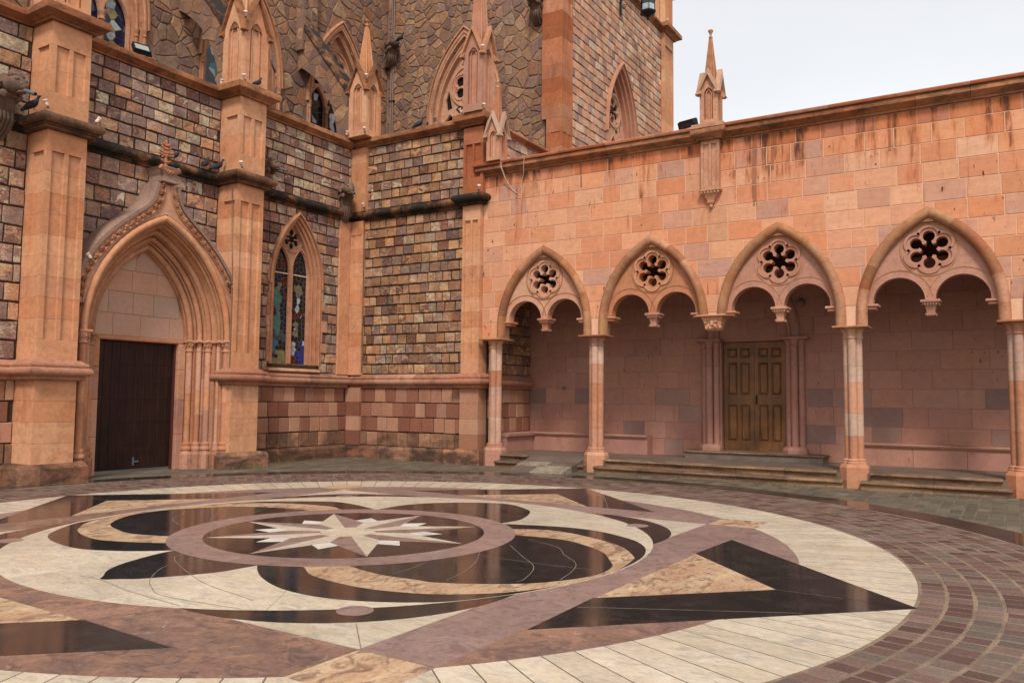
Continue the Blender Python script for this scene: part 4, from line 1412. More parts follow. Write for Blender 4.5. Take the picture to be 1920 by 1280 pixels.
# inner corner pilaster and the pier at the right end of the end wall
b3 = thing('corner_pier', 'slim corner pier with pinnacle where the two brown stone walls meet', 'buttress', (-16.1, 17.6, 0))
MB().box(XG, -16.95, -16.3, -18.3, -17.76, 0, ZC1 - .03).build('core', M_mortar, b3)
MB().box(XG, -16.95, -16.41, -17.9, -17.5, 0, ZC1 - .04).build('core', M_mortar, b3)
shaft_courses(b3, XG.__class__((0, 17.75, 0), (1, 0, 0), (0, -1, 0)), -16.4, -15.86, -.0, .13, .36, 1.98, M_low, .41, (0, 0), seed=31)
shaft_courses(b3, XF, -16.4, -15.87, .0, .12, 2.34, 6.8, M_orange, .42, (2, 0), seed=32, depth=.02)
shaft_courses(b3, XF, -16.4, -15.80, .0, .12, 7.08, 8.96, M_orange, .47, (0, 0), seed=33)
MB().cbox(XL, 17.18, 17.62, 0, .07, 2.34, 6.8, .01).build('cheek_slab', M_orange, b3)
pinnacle(b3, -15.88, 17.6, 9.2, .33, 10.62, 11.3, 12.72, M_orange, sub=True, base_mat=M_corn)

b4 = thing('end_pier', 'banded orange pier with tall pinnacle where the brown wall meets the arcade', 'buttress', (-12.05, 17.7, 0))
FB4 = Fr((0, 17.95, 0), (1, 0, 0), (0, -1, 0))
MB().box(FB4, -12.5, -11.76, -.3, -.01, 0, ZC1 - .03).build('core', M_mortar, b4)
shaft_courses(b4, FB4, -12.34, -11.76, 0, .38, .36, 1.98, M_low, .41, (0, 0), seed=41)
shaft_courses(b4, FB4, -12.33, -11.77, 0, .375, 2.34, 6.8, M_orange, .42, (2, 0), seed=42)
shaft_courses(b4, FB4, -12.33, -11.70, 0, .38, 7.08, 8.9, M_rust, .42, (2, 0), seed=43)
pth = [(-12.34, 17.8), (-12.34, 17.57), (-11.75, 17.57), (-11.75, 17.95)]
blocks_mold('cornice_block', b4, None, pth, P_cornice(ZC1 + .03, .22, .3), M_corn, .9, 1)
MB().box(FB4, -12.4, -11.64, 0, .45, ZC1 - .08, ZC1 + .029).build('cap_slab', M_corn, b4)
blocks_mold('string_course_block', b4, None, pth, [(o + .02 if o > 0 else o, z + .006) for o, z in P_string(7.11)], M_black, .9, 1, 50)
blocks_mold('base_moulding_block', b4, None, pth, [(o + .01 if o > 0 else o, z + .004) for o, z in P_base], M_mould, .9, 1, 50)
blocks_mold('plinth_block', b4, None, pth, P_plinth(.12, .39), M_plinth, .9, 1, None)
pinnacle(b4, -11.88, 17.6, 9.23, .3, 10.85, 11.5, 14.4, M_pinktrim, sub=True, base_mat=M_trim)

# ---------------------------------------------------------------- portal
po = thing('portal', 'recessed pointed doorway with clustered shafts and leafy ogee hood in the left wall', 'doorway', (-16.2, YC, 0))
NO = 5
WF0, WF1 = -.24, .5
ORD = [1.13, 1.29, 1.45, 1.58, 1.66, 1.85]
OWF = [-.14, .0, .14, .38, .5]
for i in range(NO):
    a0, a1 = ORD[i], ORD[i + 1]
    t0, t1 = (a0 - AI) / (AO - AI), (a1 - AI) / (AO - AI)
    h0, h1 = HI + (HO - HI) * t0, HI + (HO - HI) * t1
    wf = OWF[i]
    outer = arch_path(YC, a1 + .001, h1 + .001, ZS, ZS, 16)
    inner = arch_path(YC, a0, h0, ZS, ZS, 16)
    # voussoir lengths of each order
    n = len(outer)
    seg = 5
    for k in range(0, n - 1, seg):
        e = min(k + seg, n - 1)
        MB().prism(XL, outer[k:e + 1] + inner[k:e + 1][::-1], -.5, wf - .06).build('arch_stone', M_trim if i < 3 else M_orange, po)
    for s in (-1, 1):
        ua, ub = sorted((YC + s * a0, YC + s * a1))
        for zz in ((.42, 1.25), (1.252, 2.1), (2.102, 2.96)):
            MB().box(XL, ua, ub, -.5, wf - .08, zz[0], zz[1]).build('jamb_block', M_pinktrim, po)
    am = (a0 + a1) / 2
    hm = (h0 + h1) / 2
    rr = (.07, .06, .068, .045, .078)[i]
    pa = arch_path(YC, am + .01, hm + .01, ZS, ZS, 16)
    mat = (M_trim, M_trim, M_trim, M_archm, M_orange)[i]
    for k in range(0, len(pa) - 1, 8):
        MB().tube([XL.p(u, wf, z) for u, z in pa[k:k + 9]], rr, 10).build('arch_roll', mat, po, 60)
    MB().tube([XL.p(u, wf - .05, z) for u, z in arch_path(YC, a0 + .012, h0 + .012, ZS, ZS, 16)], .022, 6).build('arch_bead', M_trim, po, 60)
    for s in (-1, 1):
        p = XL.p(YC + s * (am + .01), wf - .01, 0)
        zz = [.62, 1.15 + .1 * i, 1.75 + .07 * i, 2.74]
        for q in range(3):
            MB().lathe(p.x, p.y, [(rr, zz[q] + .002), (rr, zz[q + 1] - .002)], 14).build('shaft_drum', M_pinktrim if q != 1 else M_orange, po, 50)
        m = MB().lathe(p.x, p.y, [(rr * 1.7, .44), (rr * 1.75, .49), (rr * 1.25, .53), (rr * 1.45, .57), (rr * 1.3, .6), (rr, .625)], 14)
        m.build('shaft_base', M_pinktrim, po, 50)
        m = MB()
        if i % 2 == 0:
            m.lathe(p.x, p.y, [(rr, 2.73), (rr * 1.35, 2.745), (rr * 1.05, 2.77), (rr * 1.1, 2.84), (rr * 1.75, 2.93), (rr * 1.8, 2.945)], 12)
            for k in range(8):
                a = k * pi / 4
                m.ell((p.x + rr * 1.45 * cos(a), p.y + rr * 1.45 * sin(a), 2.885), (.018, .018, .045), 6, 4)
        else:
            m.lathe(p.x, p.y, [(rr, 2.73), (rr * 1.2, 2.75), (rr, 2.77), (rr, 2.945)], 12)
        m.build('capital', M_trim, po, 50)
        q = p
        cx_, cy_ = q.x, q.y
        MB().lathe(cx_, cy_, [(.135, -.01), (.135, .34), (.105, .40), (.1, .44)], 8, pi / 8).build('shaft_plinth', M_mould, po)
# stepped abacus band over the shafts
for s in (-1, 1):
    m = MB()
    path = [(AI - .06, WF0 - .1)]
    for i in range(NO):
        a0, a1 = ORD[i], ORD[i + 1]
        wf = OWF[i]
        m.cbox(XL, *sorted((YC + s * (a0 - .05), YC + s * (a1 + .03))), -.4, wf + .09 + .0013 * i, 2.945 + .0011 * i, 3.005 + .0017 * i, .02)
    m.build('abacus', M_trim, po)
# plinth mass and outer returns
for s in (-1, 1):
    m = MB()
    for i in range(NO):
        a0, a1 = ORD[i], ORD[i + 1]
        wf = OWF[i]
        m.box(XL, *sorted((YC + s * a0, YC + s * a1)), -.49, wf + .005, -.01, .43)
    m.build('plinth_step', M_mould, po)
# tympanum: ashlar blocks filling the arch
MB().prism(XL, arch_path(YC, AI + .05, HI + .05, ZS, 2.99, 16), -.48, -.30).build('tympanum', M_joint, po)
lay(XL, po, M_tymp, YC - AI, YC + AI, 3.0, 3.0 + HI, .46, (.5, .75), .03, .006, lambda z: [(YC - arch_w(AI + .01, HI + .01, ZS, z), YC + arch_w(AI + .01, HI + .01, ZS, z))], style='flat', name='tympanum_block', w_off=-.30)
MB().cbox(XL, YC - AI - .02, YC + AI + .02, -.46, -.22, 2.9, 2.995, .02).build('lintel', M_pinktrim, po)
for s in (-1, 1):
    for z0, z1 in ((-.005, .8), (.805, 1.6), (1.605, 2.3), (2.305, 2.898)):
        MB().cbox(XL, *sorted((YC + s * .97, YC + s * (AI + .03))), -.5, WF0 + .04, z0, z1, .01).build('jamb_block', M_pinktrim, po)
# the door
dr = MB().box(XL, YC - .975, YC + .975, -.44, -.40, .06, 2.9).build('door', M_dwood, po)
for k in range(10):
    a = YC - .965 + k * .193
    MB().cbox(XL, a + .003, a + .19, -.402, -.372, .06, 2.89, .006).build('plank', M_dwood, dr)
for z in (.62, 1.13, 1.62, 2.12, 2.42):
    m = MB()
    m.box(XL, YC - .955, YC + .955, -.374, -.366, z - .02, z + .02)
    for k in range(38):
        p = XL.p(YC - .93 + k * .0503, -.362, z)
        m.ell(p, (.008, .009, .009), 6, 4)
    m.build('studded_strap', M_dwood, dr, 60)
m = MB()
m.cbox(XL, YC + .0, YC + .035, -.372, -.345, .14, .32, .006)
m.cbox(XL, YC + .0, YC + .14, -.35, -.33, .21, .24, .006)
m.build('bolt', M_steel, dr)
MB().cbox(XL, YC + .93, YC + .972, -.37, -.30, .0, 2.9, .006).build('door_edge', M_redtrim, dr)
# hood: ogee gable with deep grey back, crockets and finial
prof = [(1.98, 3.55), (1.96, 3.9), (1.88, 4.2), (1.68, 4.58), (1.38, 4.97), (1.04, 5.30), (.70, 5.58), (.42, 5.82), (.28, 6.05), (.22, 6.36)]
og = catmull(prof, 5)
ogL = [(YC - a, z) for a, z in og]
ogR = [(YC + a, z) for a, z in reversed(og)]
ain = arch_path(YC, AO + .002, HO + .002, ZS, 3.55, 18)
low = arch_w(AO + .002, HO + .002, ZS, 3.55)
ain = [p for p in ain if p[1] > 3.551]
out = ogL + ogR + [(YC + low, 3.55)] + ain[::-1] + [(YC - low, 3.55)]
hood = MB().prism(XL, out, .002, WF1 + .02).build('hood', M_trim, po)
m = MB()
m.archmold(XL, ogL, [(.0, .0), (.0, WF1 + .07), (.07, WF1 + .07), (.10, WF1), (.10, 0)])
m.archmold(XL, ogR, [(.0, .0), (.0, WF1 + .07), (.07, WF1 + .07), (.10, WF1), (.10, 0)])
m.build('hood_back', M_greyst, hood, 30)
m = MB()
for q in (ogL, ogR):
    m.archmold(XL, q, [(-.135, WF1 + .01), (-.135, WF1 + .05), (-.16, WF1 + .06), (-.175, WF1 + .01)])
m.build('hood_fillet', M_trim, hood, 30)
# leaf crockets
rg = random.Random(11)
lm = MB()
for k in range(5):
    a = radians(-70 + 35 * k)
    rot = Matrix.Rotation(a, 3, 'Y')
    lm.ell((.0 + .028 * sin(a), -.02, .028 * cos(a)), (.014, .022, .034), 6, 5, rot)
lm.ell((0, -.03, 0), (.022, .024, .022), 6, 5)
leaf = lm.mesh('crocket', M_archm, 60)
for q, sg in ((ogL, 1), (ogR, -1)):
    L = len(q)
    acc = 0
    last = q[0]
    for i in range(L):
        acc += hypot(q[i][0] - last[0], q[i][1] - last[1]); last = q[i]
        if acc > .145:
            acc = 0
            dx, dz = q[min(i + 1, L - 1)][0] - q[i - 1][0], q[min(i + 1, L - 1)][1] - q[i - 1][1]
            dl = hypot(dx, dz)
            nx, nz = dz / dl, -dx / dl      # right of travel = inwards
            mw = XL.mat(q[i][0] + nx * .075, WF1 + .02, q[i][1] + nz * .075, 1.35, 1.5, 1.35) @ Matrix.Rotation(rg.uniform(-.5, .5) + atan2(nx, nz), 4, 'Y')
            link('crocket', leaf, hood, mw=mw)
# capital block and cross-shaped leafy finial
m = MB()
cx_, cy_ = XL.p(YC, .3, 0).x, YC
m.box(XL, YC - .17, YC + .17, 0, .46, 6.34, 6.40)
m.build('finial_neck', M_trim, po)
m = MB()
m.rings([[Vector((cx_ + sx * a, cy_ + sy * b, z)) for sx, sy in ((-1, -1), (1, -1), (1, 1), (-1, 1))] for a, b, z in ((.3, .2, 6.40), (.31, .21, 6.43), (.27, .16, 6.46), (.27, .15, 6.56), (.31, .2, 6.68), (.33, .24, 6.74), (.3, .2, 6.76))])
m.build('finial_block', M_greyst, po)
m = MB()
for s in (-1, 1):
    for t in range(5):
        p = Vector((cx_ + .27, cy_ + s * (.03 + .05 * t), 6.64 + .02 * t))
        m.ell(p, (.06, .035, .07), 6, 5, Matrix.Rotation(s * .5, 3, 'X'))
m.build('block_leaf', M_trim, po, 60)
m = MB()
xf_, yf_ = cx_ + .1, cy_
m.tube([(xf_, yf_, 6.75), (xf_, yf_, 7.32)], [.045, .025], 8)
for (dz, ln) in ((.12, .09), (.27, .17), (.33, .15), (.42, .10), (.5, .07)):
    for s in (-1, 1):
        for k in range(3):
            m.ell((xf_ + .01, yf_ + s * ln * (k + 1) / 3, 6.77 + dz + .018 * k), (.028, .034, .03), 6, 5)
    m.ell((xf_ + .05, yf_, 6.77 + dz), (.03, .03, .03), 6, 5)
m.ell((xf_, yf_, 7.35), (.03, .03, .045), 6, 5)
m.build('finial', M_rust, po, 60)

# ---------------------------------------------------------------- stained glass window in the bay
def main_panes(F, window, gw):
    def colL(du, z):      # left light: tall robed figure, red arc, kneeling figure below
        k = R()
        if z > 5.05: return G_red if abs(hypot(du - .75, z - 4.9) - .72) < .09 else (G_dark if k < .7 else G_brown)
        if z > 4.55 and abs(du + .02) < .07: return G_navy if z > 4.72 else G_flesh
        if 3.35 < z < 4.55 and abs(du + .02) < .085: return G_teal
        if 3.6 < z < 4.62 and abs(du + .02) < .17: return G_navy
        if z > 4.3: return G_red if du > .1 and k < .5 else G_dark
        if 3.18 < z < 3.45: return G_grey
        if z < 2.95 and du > -.02: return G_yel
        if 2.85 < z < 3.2 and du < .0: return G_cyan
        if z < 2.8: return G_yel if k < .7 else G_dark
        return G_dark if k < .8 else G_navy
    def colR(du, z):
        k = R()
        if 4.35 < z < 4.75 and abs(du) < .09: return G_flesh if z > 4.45 else G_white
        if 4.0 < z < 4.4 and abs(du) < .06: return G_white
        if abs(z - (3.88 + du * .35)) < .07: return G_red
        if 3.35 < z < 3.75 and abs(du + .02) < .07: return G_flesh
        if z < 3.2:
            if du > .1: return G_blue if k < .75 else G_white
            if du < -.08: return G_white if z > 2.9 else G_red
            return G_blue if z < 2.9 and k < .6 else (G_white if k < .4 else G_dark)
        return G_dark if k < .8 else (G_brown if k < .9 else G_navy)
    lancet_panes(F, window, gw, WC - .34, .285, 5.1, 5.72, 2.58, .125, colL, 3)
    lancet_panes(F, window, gw, WC + .34, .285, 5.1, 5.72, 2.58, .125, colR, 4)
    m = MB()
    for s in (-1, 1): m.box(F, WC + s * .34 - .3, WC + s * .34 + .3, gw, gw + .03, 5.0, 5.03)
    m.build('saddle_bar', M_lampbody, window)
gothic_window(XL, wbay, WC, .90, 1.85, .66, 1.6, 4.75, 2.56, -.16, [(WC - .34, .275, 5.1, 5.7), (WC + .34, .275, 5.1, 5.7)], [(WC, 5.97, .335)], M_trim, main_panes, 3, None, wout=.075, trac_d=.08)
# sloping sill and quoins
m = MB()
m.rings([[XL.p(u, w, z) for w, z in ((-.2, 2.37), (.1, 2.37), (.1, 2.40), (-.2, 2.57))] for u in (WC - .92, WC + .92)])
m.build('sill', M_trim, wbay)
for s in (-1, 1):
    z = 2.6
    k = 0
    while z < 5.2:
        hgt = U(.26, .34)
        wd = U(.05, .26) if k % 2 else U(.0, .1)
        ua, ub = sorted((WC + s * .9, WC + s * (.93 + wd)))
        if s < 0: ua = max(ua, B2[1] + .02)
        MB().cbox(XL, ua, ub, .0, .068, z + .003, z + hgt - .003, .008).build('quoin', M_trim, wbay)
        z += hgt; k += 1
MB().cbox(XL, WC - .03, WC + .03, -.2, -.12, 2.58, 5.4, .012).build('mullion', M_pinktrim, wbay)

# ================================================================ ARCADE
arc = thing('arcade', 'salmon stone arcade front with four traceried pointed arches', 'arcade', (-5.6, 17.9, 0))
BC = [-9.94, -7.06, -4.18, -1.30, 1.58]
AA, AH, AZ = 1.24, 1.94, 3.5
UR = 3.3
zb_ = 3.24
out = [(-11.76, zb_)]
for i, c in enumerate(BC):
    zl = zb_ if i != 2 else 3.6
    zr = zb_ if i != 1 else 3.6
    pth = arch_path(c, AA, AH, AZ, None, 14)
    zl_, zr_ = zl, zr
    if zl < AZ: pth = [(c - AA, zl)] + pth
    else: pth = [(c - arch_w(AA, AH, AZ, zl), zl)] + [p for p in pth if not (p[0] < c and p[1] <= zl)]
    if zr < AZ: pth = pth + [(c + AA, zr)]
    else: pth = [p for p in pth if not (p[0] > c and p[1] <= zr)] + [(c + arch_w(AA, AH, AZ, zr), zr)]
    out += pth
out += [(UR, zb_), (UR, 7.6), (-11.76, 7.6)]
MB().prism(XA, out, -.42, -.004).build('wall_core', M_joint, arc)
def al_arc(z):
    if z >= AZ + AH: return [(-11.76, UR)]
    res = []
    lo = -11.76
    for c in BC:
        h = arch_w(AA, AH, AZ, z) if z > AZ else AA
        res.append((lo, c - h))
        lo = c + h
    res.append((lo, UR))
    return res
lay(XA, arc, M_ash, -11.76, UR, 3.66, 7.22, .395, (.44, .8), .012, .02, al_arc, style='flat', name='ashlar_block', w_off=-.006, limit=290, rng=random.Random(77))
lay(XA, arc, M_ashtop, -11.76, UR, 7.224, 7.52, .296, (.42, .78), .012, .012, None, style='flat', name='top_course_block', w_off=-.006, rng=random.Random(78))
lay(XA, arc, M_ash, -11.76, BC[0] - AA, 3.26, 3.655, .395, (.3, .4), .012, .012, None, style='flat', name='ashlar_block', w_off=-.006, rng=random.Random(79))
blocks_mold('cornice_block', arc, None, [(-11.93, 17.72), (UR, 17.72)], P_cornice(7.77, .2, .24), M_corn, .95, 1)
blocks_mold('coping_slab', arc, None, [(-11.97, 17.72), (UR, 17.72)], [(-.5, 7.772), (.235, 7.772), (.245, 7.785), (.245, 7.83), (.22, 7.85), (-.5, 7.86)], M_rust, 1.3, 1)
MB().box(XA, -11.78, UR, -5, -.02, 7.3, 7.62).build('roof_slab', M_mortar, arc)
MB().box(XA, -11.70, UR, -2.45, -.43, 4.95, 5.2).build('ceiling', M_ceil, arc)  # ceiling hung low so less light reaches the upper back wall
# arch mouldings
mp_ = [(-.105, -.05), (-.105, .03), (-.07, .085), (-.01, .12), (.05, .105), (.09, .055), (.105, .012), (.105, -.05)]
for i, c in enumerate(BC):
    zl = 3.245 if i != 2 else 3.605
    zr = 3.245 if i != 1 else 3.605
    pth = arch_path(c, AA, AH, AZ, None, 15)
    L = [p for p in pth if p[0] <= c + 1e-6]
    Rr = [p for p in pth if p[0] >= c - 1e-6]
    if zl < AZ: L = [(c - AA, zl)] + L
    else: L = [(c - arch_w(AA, AH, AZ, zl), zl)] + [p for p in L if p[1] > zl + .01]
    if zr < AZ: Rr = Rr + [(c + AA, zr)]
    else: Rr = [p for p in Rr if p[1] > zr + .01] + [(c + arch_w(AA, AH, AZ, zr), zr)]
    # apex: cut both halves on the centre line
    def cutm(path, apex_end):
        P = [Vector(p) for p in path]
        rs = []
        for q in range(len(P)):
            d = (P[min(q + 1, len(P) - 1)] - P[max(q - 1, 0)]).normalized()
            n_ = Vector((-d.y, d.x))
            if (apex_end and q == len(P) - 1) or (not apex_end and q == 0):
                n_ = Vector((0, 1 / max(.2, n_.y)))
            rs.append([XA.p(P[q].x + n_.x * o, w, P[q].y + n_.y * o) for o, w in mp_])
        return rs
    for path, ae in ((L, True), (Rr, False)):
        rs = cutm(path, ae)
        k = 0
        while k < len(rs) - 1:
            st_ = rg.choice((3, 4, 4, 5))
            e = min(k + st_, len(rs) - 1)
            if len(rs) - 1 - e < 2: e = len(rs) - 1
            MB().rings(rs[k:e + 1]).build('voussoir', M_archm, arc, 50)
            k = e
# tympana with twin cusped openings, rose and pendant
def tympanum(c, full=True):
    sub = .47
    zsp = 3.72
    pts = []
    ax = AA - .02
    pts += [(c - ax, 3.62), (c - 1.03, 3.62), (c - 1.03, zsp)]
    pts += [(c - .56 + sub * cos(pi - pi * i / 18), zsp + sub * sin(pi * i / 18)) for i in range(1, 18)]
    pts += [(c - .09, zsp), (c - .09, zsp - .001 - .0), (c + .09, zsp - .001), (c + .09, zsp)]
    pts += [(c + .56 + sub * cos(pi - pi * i / 18), zsp + sub * sin(pi * i / 18)) for i in range(1, 18)]
    pts += [(c + 1.03, zsp), (c + 1.03, 3.62), (c + ax, 3.62)]
    top = arch_path(c, ax, AH - .02, AZ, None, 14)
    top = [p for p in top if p[1] > 3.64]
    pts += top[::-1]
    ty = MB().prism(XA, dedupe(pts, .002), -.3, -.06, [sexfoil(c, 4.71, .265, .11, .125, 6, 12, .042)])
    t = ty.build('tympanum', M_pinktrim, arc)
    m = MB()
    for k in range(6):
        th = pi / 2 + k * pi / 3
        m.archmold(XA, circ(c + .27 * cos(th), 4.71 + .27 * sin(th), .165, 16, th - 1.5, th + 1.5), [(.0, -.07), (.0, -.03), (-.05, -.03), (-.05, -.07)])
    m.build('rose_border', M_pinktrim, t, 50)
    m = MB()
    m.archmold(XA, circ(c, 4.71, .50, 44), [(.0, -.065), (.0, -.045), (-.022, -.045), (-.022, -.065)], loop=True)
    for s in (-1, 1):
        m.archmold(XA, circ(c + s * .56, zsp, .60, 22, radians(6 if s < 0 else 20), radians(160 if s < 0 else 174)), [(.0, -.065), (.0, -.05), (-.018, -.05), (-.018, -.065)])
    m.build('ring_fillet', M_archm, t, 50)
    # pendant
    p = XA.p(c, -.18, 0)
    m = MB()
    def sq(a, z): return [Vector((p.x + sx * a, p.y + sy * a, z)) for sx, sy in ((-1, -1), (1, -1), (1, 1), (-1, 1))]
    m.rings([sq(.165, 3.665), sq(.175, 3.68), sq(.175, 3.715), sq(.16, 3.724)])
    m.rings([sq(.13, 3.635), sq(.14, 3.64), sq(.14, 3.664)])
    m.rings([sq(.07, 3.46), sq(.075, 3.5), (sq(.095, 3.6)), sq(.12, 3.636)])
    m.rings([sq(.095, 3.425), sq(.1, 3.435), sq(.1, 3.455), sq(.075, 3.462)])
    for k in range(5):
        for q in range(4):
            a = -.1 + .05 * k
            px, py = (a, -.145) if q == 0 else (a, .145) if q == 1 else (-.145, a) if q == 2 else (.145, a)
            m.ell((p.x + px, p.y + py, 3.63), (.016, .016, .02), 6, 4)
            px *= .62; py *= .62
            m.ell((p.x + px, p.y + py, 3.42), (.014, .014, .02), 6, 4)
    m.build('pendant', M_pinktrim, t, 30)
    # side corbels
    for s in (-1, 1):
        m = MB()
        a, b = sorted((c + s * .93, c + s * 1.16))
        m.cbox(XA, a, b, -.34, -.0, 3.63, 3.68, .012)
        a, b = sorted((c + s * .97, c + s * 1.16))
        m.cbox(XA, a, b, -.31, -.03, 3.57, 3.629, .02)
        m.build('corbel', M_pinktrim, t)
for c in BC: tympanum(c)
for k in range(8):
    MB().cbox(XA, BC[4] + AA + .02, UR, -.4, .03, .02 + .403 * k, .42 + .403 * k, .005).build('pier_block', M_ash, arc)
# carved capital without a column below (inner end of the second arch)
m = MB()
p = XA.p(-5.62, -.12, 0)
def sq(a, z, p=p): return [Vector((p.x + sx * a, p.y + sy * a * .8, z)) for sx, sy in ((-1, -1), (1, -1), (1, 1), (-1, 1))]
m.rings([sq(.3, 3.56), sq(.34, 3.575), sq(.34, 3.6), sq(.32, 3.606)])
m.rings([sq(.14, 3.26), sq(.16, 3.3), sq(.2, 3.45), sq(.24, 3.56)])
rg2 = random.Random(9)
for k in range(26):
    m.ell((p.x + rg2.uniform(-.19, .19), p.y - .14 - rg2.uniform(0, .06), rg2.uniform(3.3, 3.52)), (.04, .04, .05), 6, 5)
m.build('carved_capital', M_pinktrim, arc, 50)
# wall pilaster with corbel and pinnacle
pil = MB().prism(XA, [(-5.83, 6.42), (-5.41, 6.42), (-5.41, 7.56), (-5.83, 7.56)], 0, .12, [[(-5.77, 6.5), (-5.65, 6.5), (-5.65, 7.45), (-5.77, 7.45)], [(-5.59, 6.5), (-5.47, 6.5), (-5.47, 7.45), (-5.59, 7.45)]]).build('pilaster', M_trim, arc)
m = MB().box(XA, -5.82, -5.42, .0, .085, 6.43, 7.55)
m.build('pilaster_panel', M_trim, pil)
m = MB()
def sqq(hw, d, z): return [XA.p(-5.62 + a, w, z) for a, w in ((-hw, 0), (-hw, d), (hw, d), (hw, 0))]
m.rings([sqq(.23, .16, 6.36), sqq(.25, .18, 6.38), sqq(.25, .18, 6.41), sqq(.22, .14, 6.425)])
m.rings([sqq(.04, .05, 6.08), sqq(.075, .08, 6.11), sqq(.085, .09, 6.14), sqq(.07, .08, 6.16), sqq(.12, .11, 6.26), sqq(.2, .15, 6.36)])
m.ell(XA.p(-5.62, .05, 6.04), (.045, .045, .05), 8, 6)
for k in range(6): m.ell(XA.p(-5.81 + .076 * k, .15, 6.34), (.03, .03, .035), 6, 5)
m.build('pilaster_corbel', M_trim, pil, 40)
blocks_mold('pilaster_cap', pil, None, [(-5.85, 17.72), (-5.85, 17.56), (-5.39, 17.56), (-5.39, 17.72)], P_cornice(7.775, .16, .24), M_corn, .9, 1)
MB().box(XA, -5.98, -5.26, -.3, .33, 7.776, 7.868).build('pilaster_slab', M_trim, pil)
pinnacle(arc, -5.60, 17.66, 7.868, .2, 8.66, 9.06, 10.05, M_trim, sub=True, base_mat=M_palepin, spire_r=.66, over=.06)
pinnacle(arc, -11.30, 17.62, 7.862, .2, 8.60, 9.08, 9.98, M_pinktrim, sub=True, base_mat=M_palepin, spire_r=.66, over=.06)

# ---------------------------------------------------------------- columns
def column(x, label, seed):
    y = 17.80
    t = thing('column', label, 'column', (x, y, 0), 'clustered columns of the arcade')
    rg = random.Random(seed)
    MB().lathe(x, y, [(.295, -.02), (.295, .40), (.25, .47), (.23, .475)], 8, pi / 8).build('plinth', M_pinktrim, t)
    offs = [(-.1, 0), (.1, 0), (0, -.1), (0, .1)]
    m = MB()
    for ox, oy in offs: m.lathe(x + ox, y + oy, [(.135, .47), (.14, .50), (.118, .52), (.126, .545), (.1, .57), (.088, .575)], 12)
    m.build('base_ring', M_pinktrim, t, 50)
    z = .57
    cuts = sorted([rg.uniform(.95, 1.25), rg.uniform(1.45, 1.8), rg.uniform(2.0, 2.25), rg.uniform(2.4, 2.65)])
    for z1 in cuts + [3.0]:
        m = MB()
        for ox, oy in offs: m.lathe(x + ox, y + oy, [(.085, z + .002), (.085, z1 - .002)], 14)
        m.box(Fr((x, y, 0), (1, 0, 0), (0, -1, 0)), -.08, .08, -.08, .08, z + .002, z1 - .002)
        m.build('drum', M_drum, t, 50)
        z = z1
    m = MB()
    for ox, oy in offs: m.lathe(x + ox, y + oy, [(.088, 2.985), (.105, 3.0), (.105, 3.02), (.088, 3.035), (.088, 3.10), (.10, 3.115), (.104, 3.13), (.12, 3.17), (.165, 3.205), (.17, 3.212)], 12)
    m.build('capital', M_pinktrim, t, 50)
    m = MB()
    def sq(a, z): return [Vector((x + sx * a, y + sy * a, z)) for sx, sy in ((-1, -1), (1, -1), (1, 1), (-1, 1))]
    m.rings([sq(.31, 3.2), sq(.335, 3.212), sq(.335, 3.236), sq(.325, 3.243)])
    m.build('abacus', M_archm, t)
    return t
column(-11.38, 'clustered stone column at the left end of the arcade, beside the ramp', 2)
column(-8.50, 'clustered stone column with a pale grey band, right of the ramp', 3)
column(-2.74, 'clustered stone column just right of the brown double door', 4)
column(.14, 'clustered stone column at the right edge of the photo', 6)

# ================================================================ LOGGIA
lg = thing('loggia', 'shaded loggia behind the arches with pink ashlar back wall and stone benches', 'loggia', (-5, 20.2, 0))
DL, DR = -6.19, -4.63
MB().prism(XB, [(-11.8, .0), (DL, .0), (DL, 3.18), (DR, 3.18), (DR, .0), (UR, 0), (UR, 6.6), (-11.8, 6.6)], -.4, -.004).build('wall_core', M_inner, lg)
lay(XB, lg, M_inner, -11.78, UR, .3, 6.3, .43, (.5, .95), .012, .008, lambda z: [(-11.78, DL), (DR, UR)] if z < 3.18 else [(-11.78, UR)], style='flat', name='ashlar_block', w_off=-.006, rng=random.Random(5), pick=lambda u, z: M_innerg if z < 1.9 and sin(u * 37.7 + z * 11.3) > .62 else M_inner)
MB().box(XB, UR, UR + .3, -.4, 2.6, 0, 7.3).build('side_wall', M_inner, lg)  # end wall added out of view to stop sky light leaking in
for a, b, wd, zt in ((-11.75, -8.02, .45, .8), (-2.9, UR, .42, .8)):
    n = max(1, round((b - a) / 1.1))
    for k in range(n):
        ua, ub = a + (b - a) * k / n, a + (b - a) * (k + 1) / n
        MB().cbox(XB, ua + .002, ub - .002, 0, wd - .06, .3, zt - .1, .006).build('bench_block', M_inner, lg)
    blocks_mold('bench_seat', lg, None, [(a, 20.2 - wd + .06), (b, 20.2 - wd + .06)], [(-.42, zt - .1), (.0, zt - .1), (.02, zt - .085), (.02, zt - .06), (.06, zt - .05), (.07, zt - .02), (.05, zt), (-.42, zt)], M_inner, 1.4, 1)
for k in range(2):
    ya, yb = 18.35 + .7 * k, 19.05 + .7 * k
    MB().cbox(XS, ya + .002, yb - .002, 0, .38, .3, .7, .006).build('bench_block', M_inner, lg)
MB().cbox(XS, 18.33, 19.8, 0, .44, .702, .8, .015).build('bench_seat', M_inner, lg)
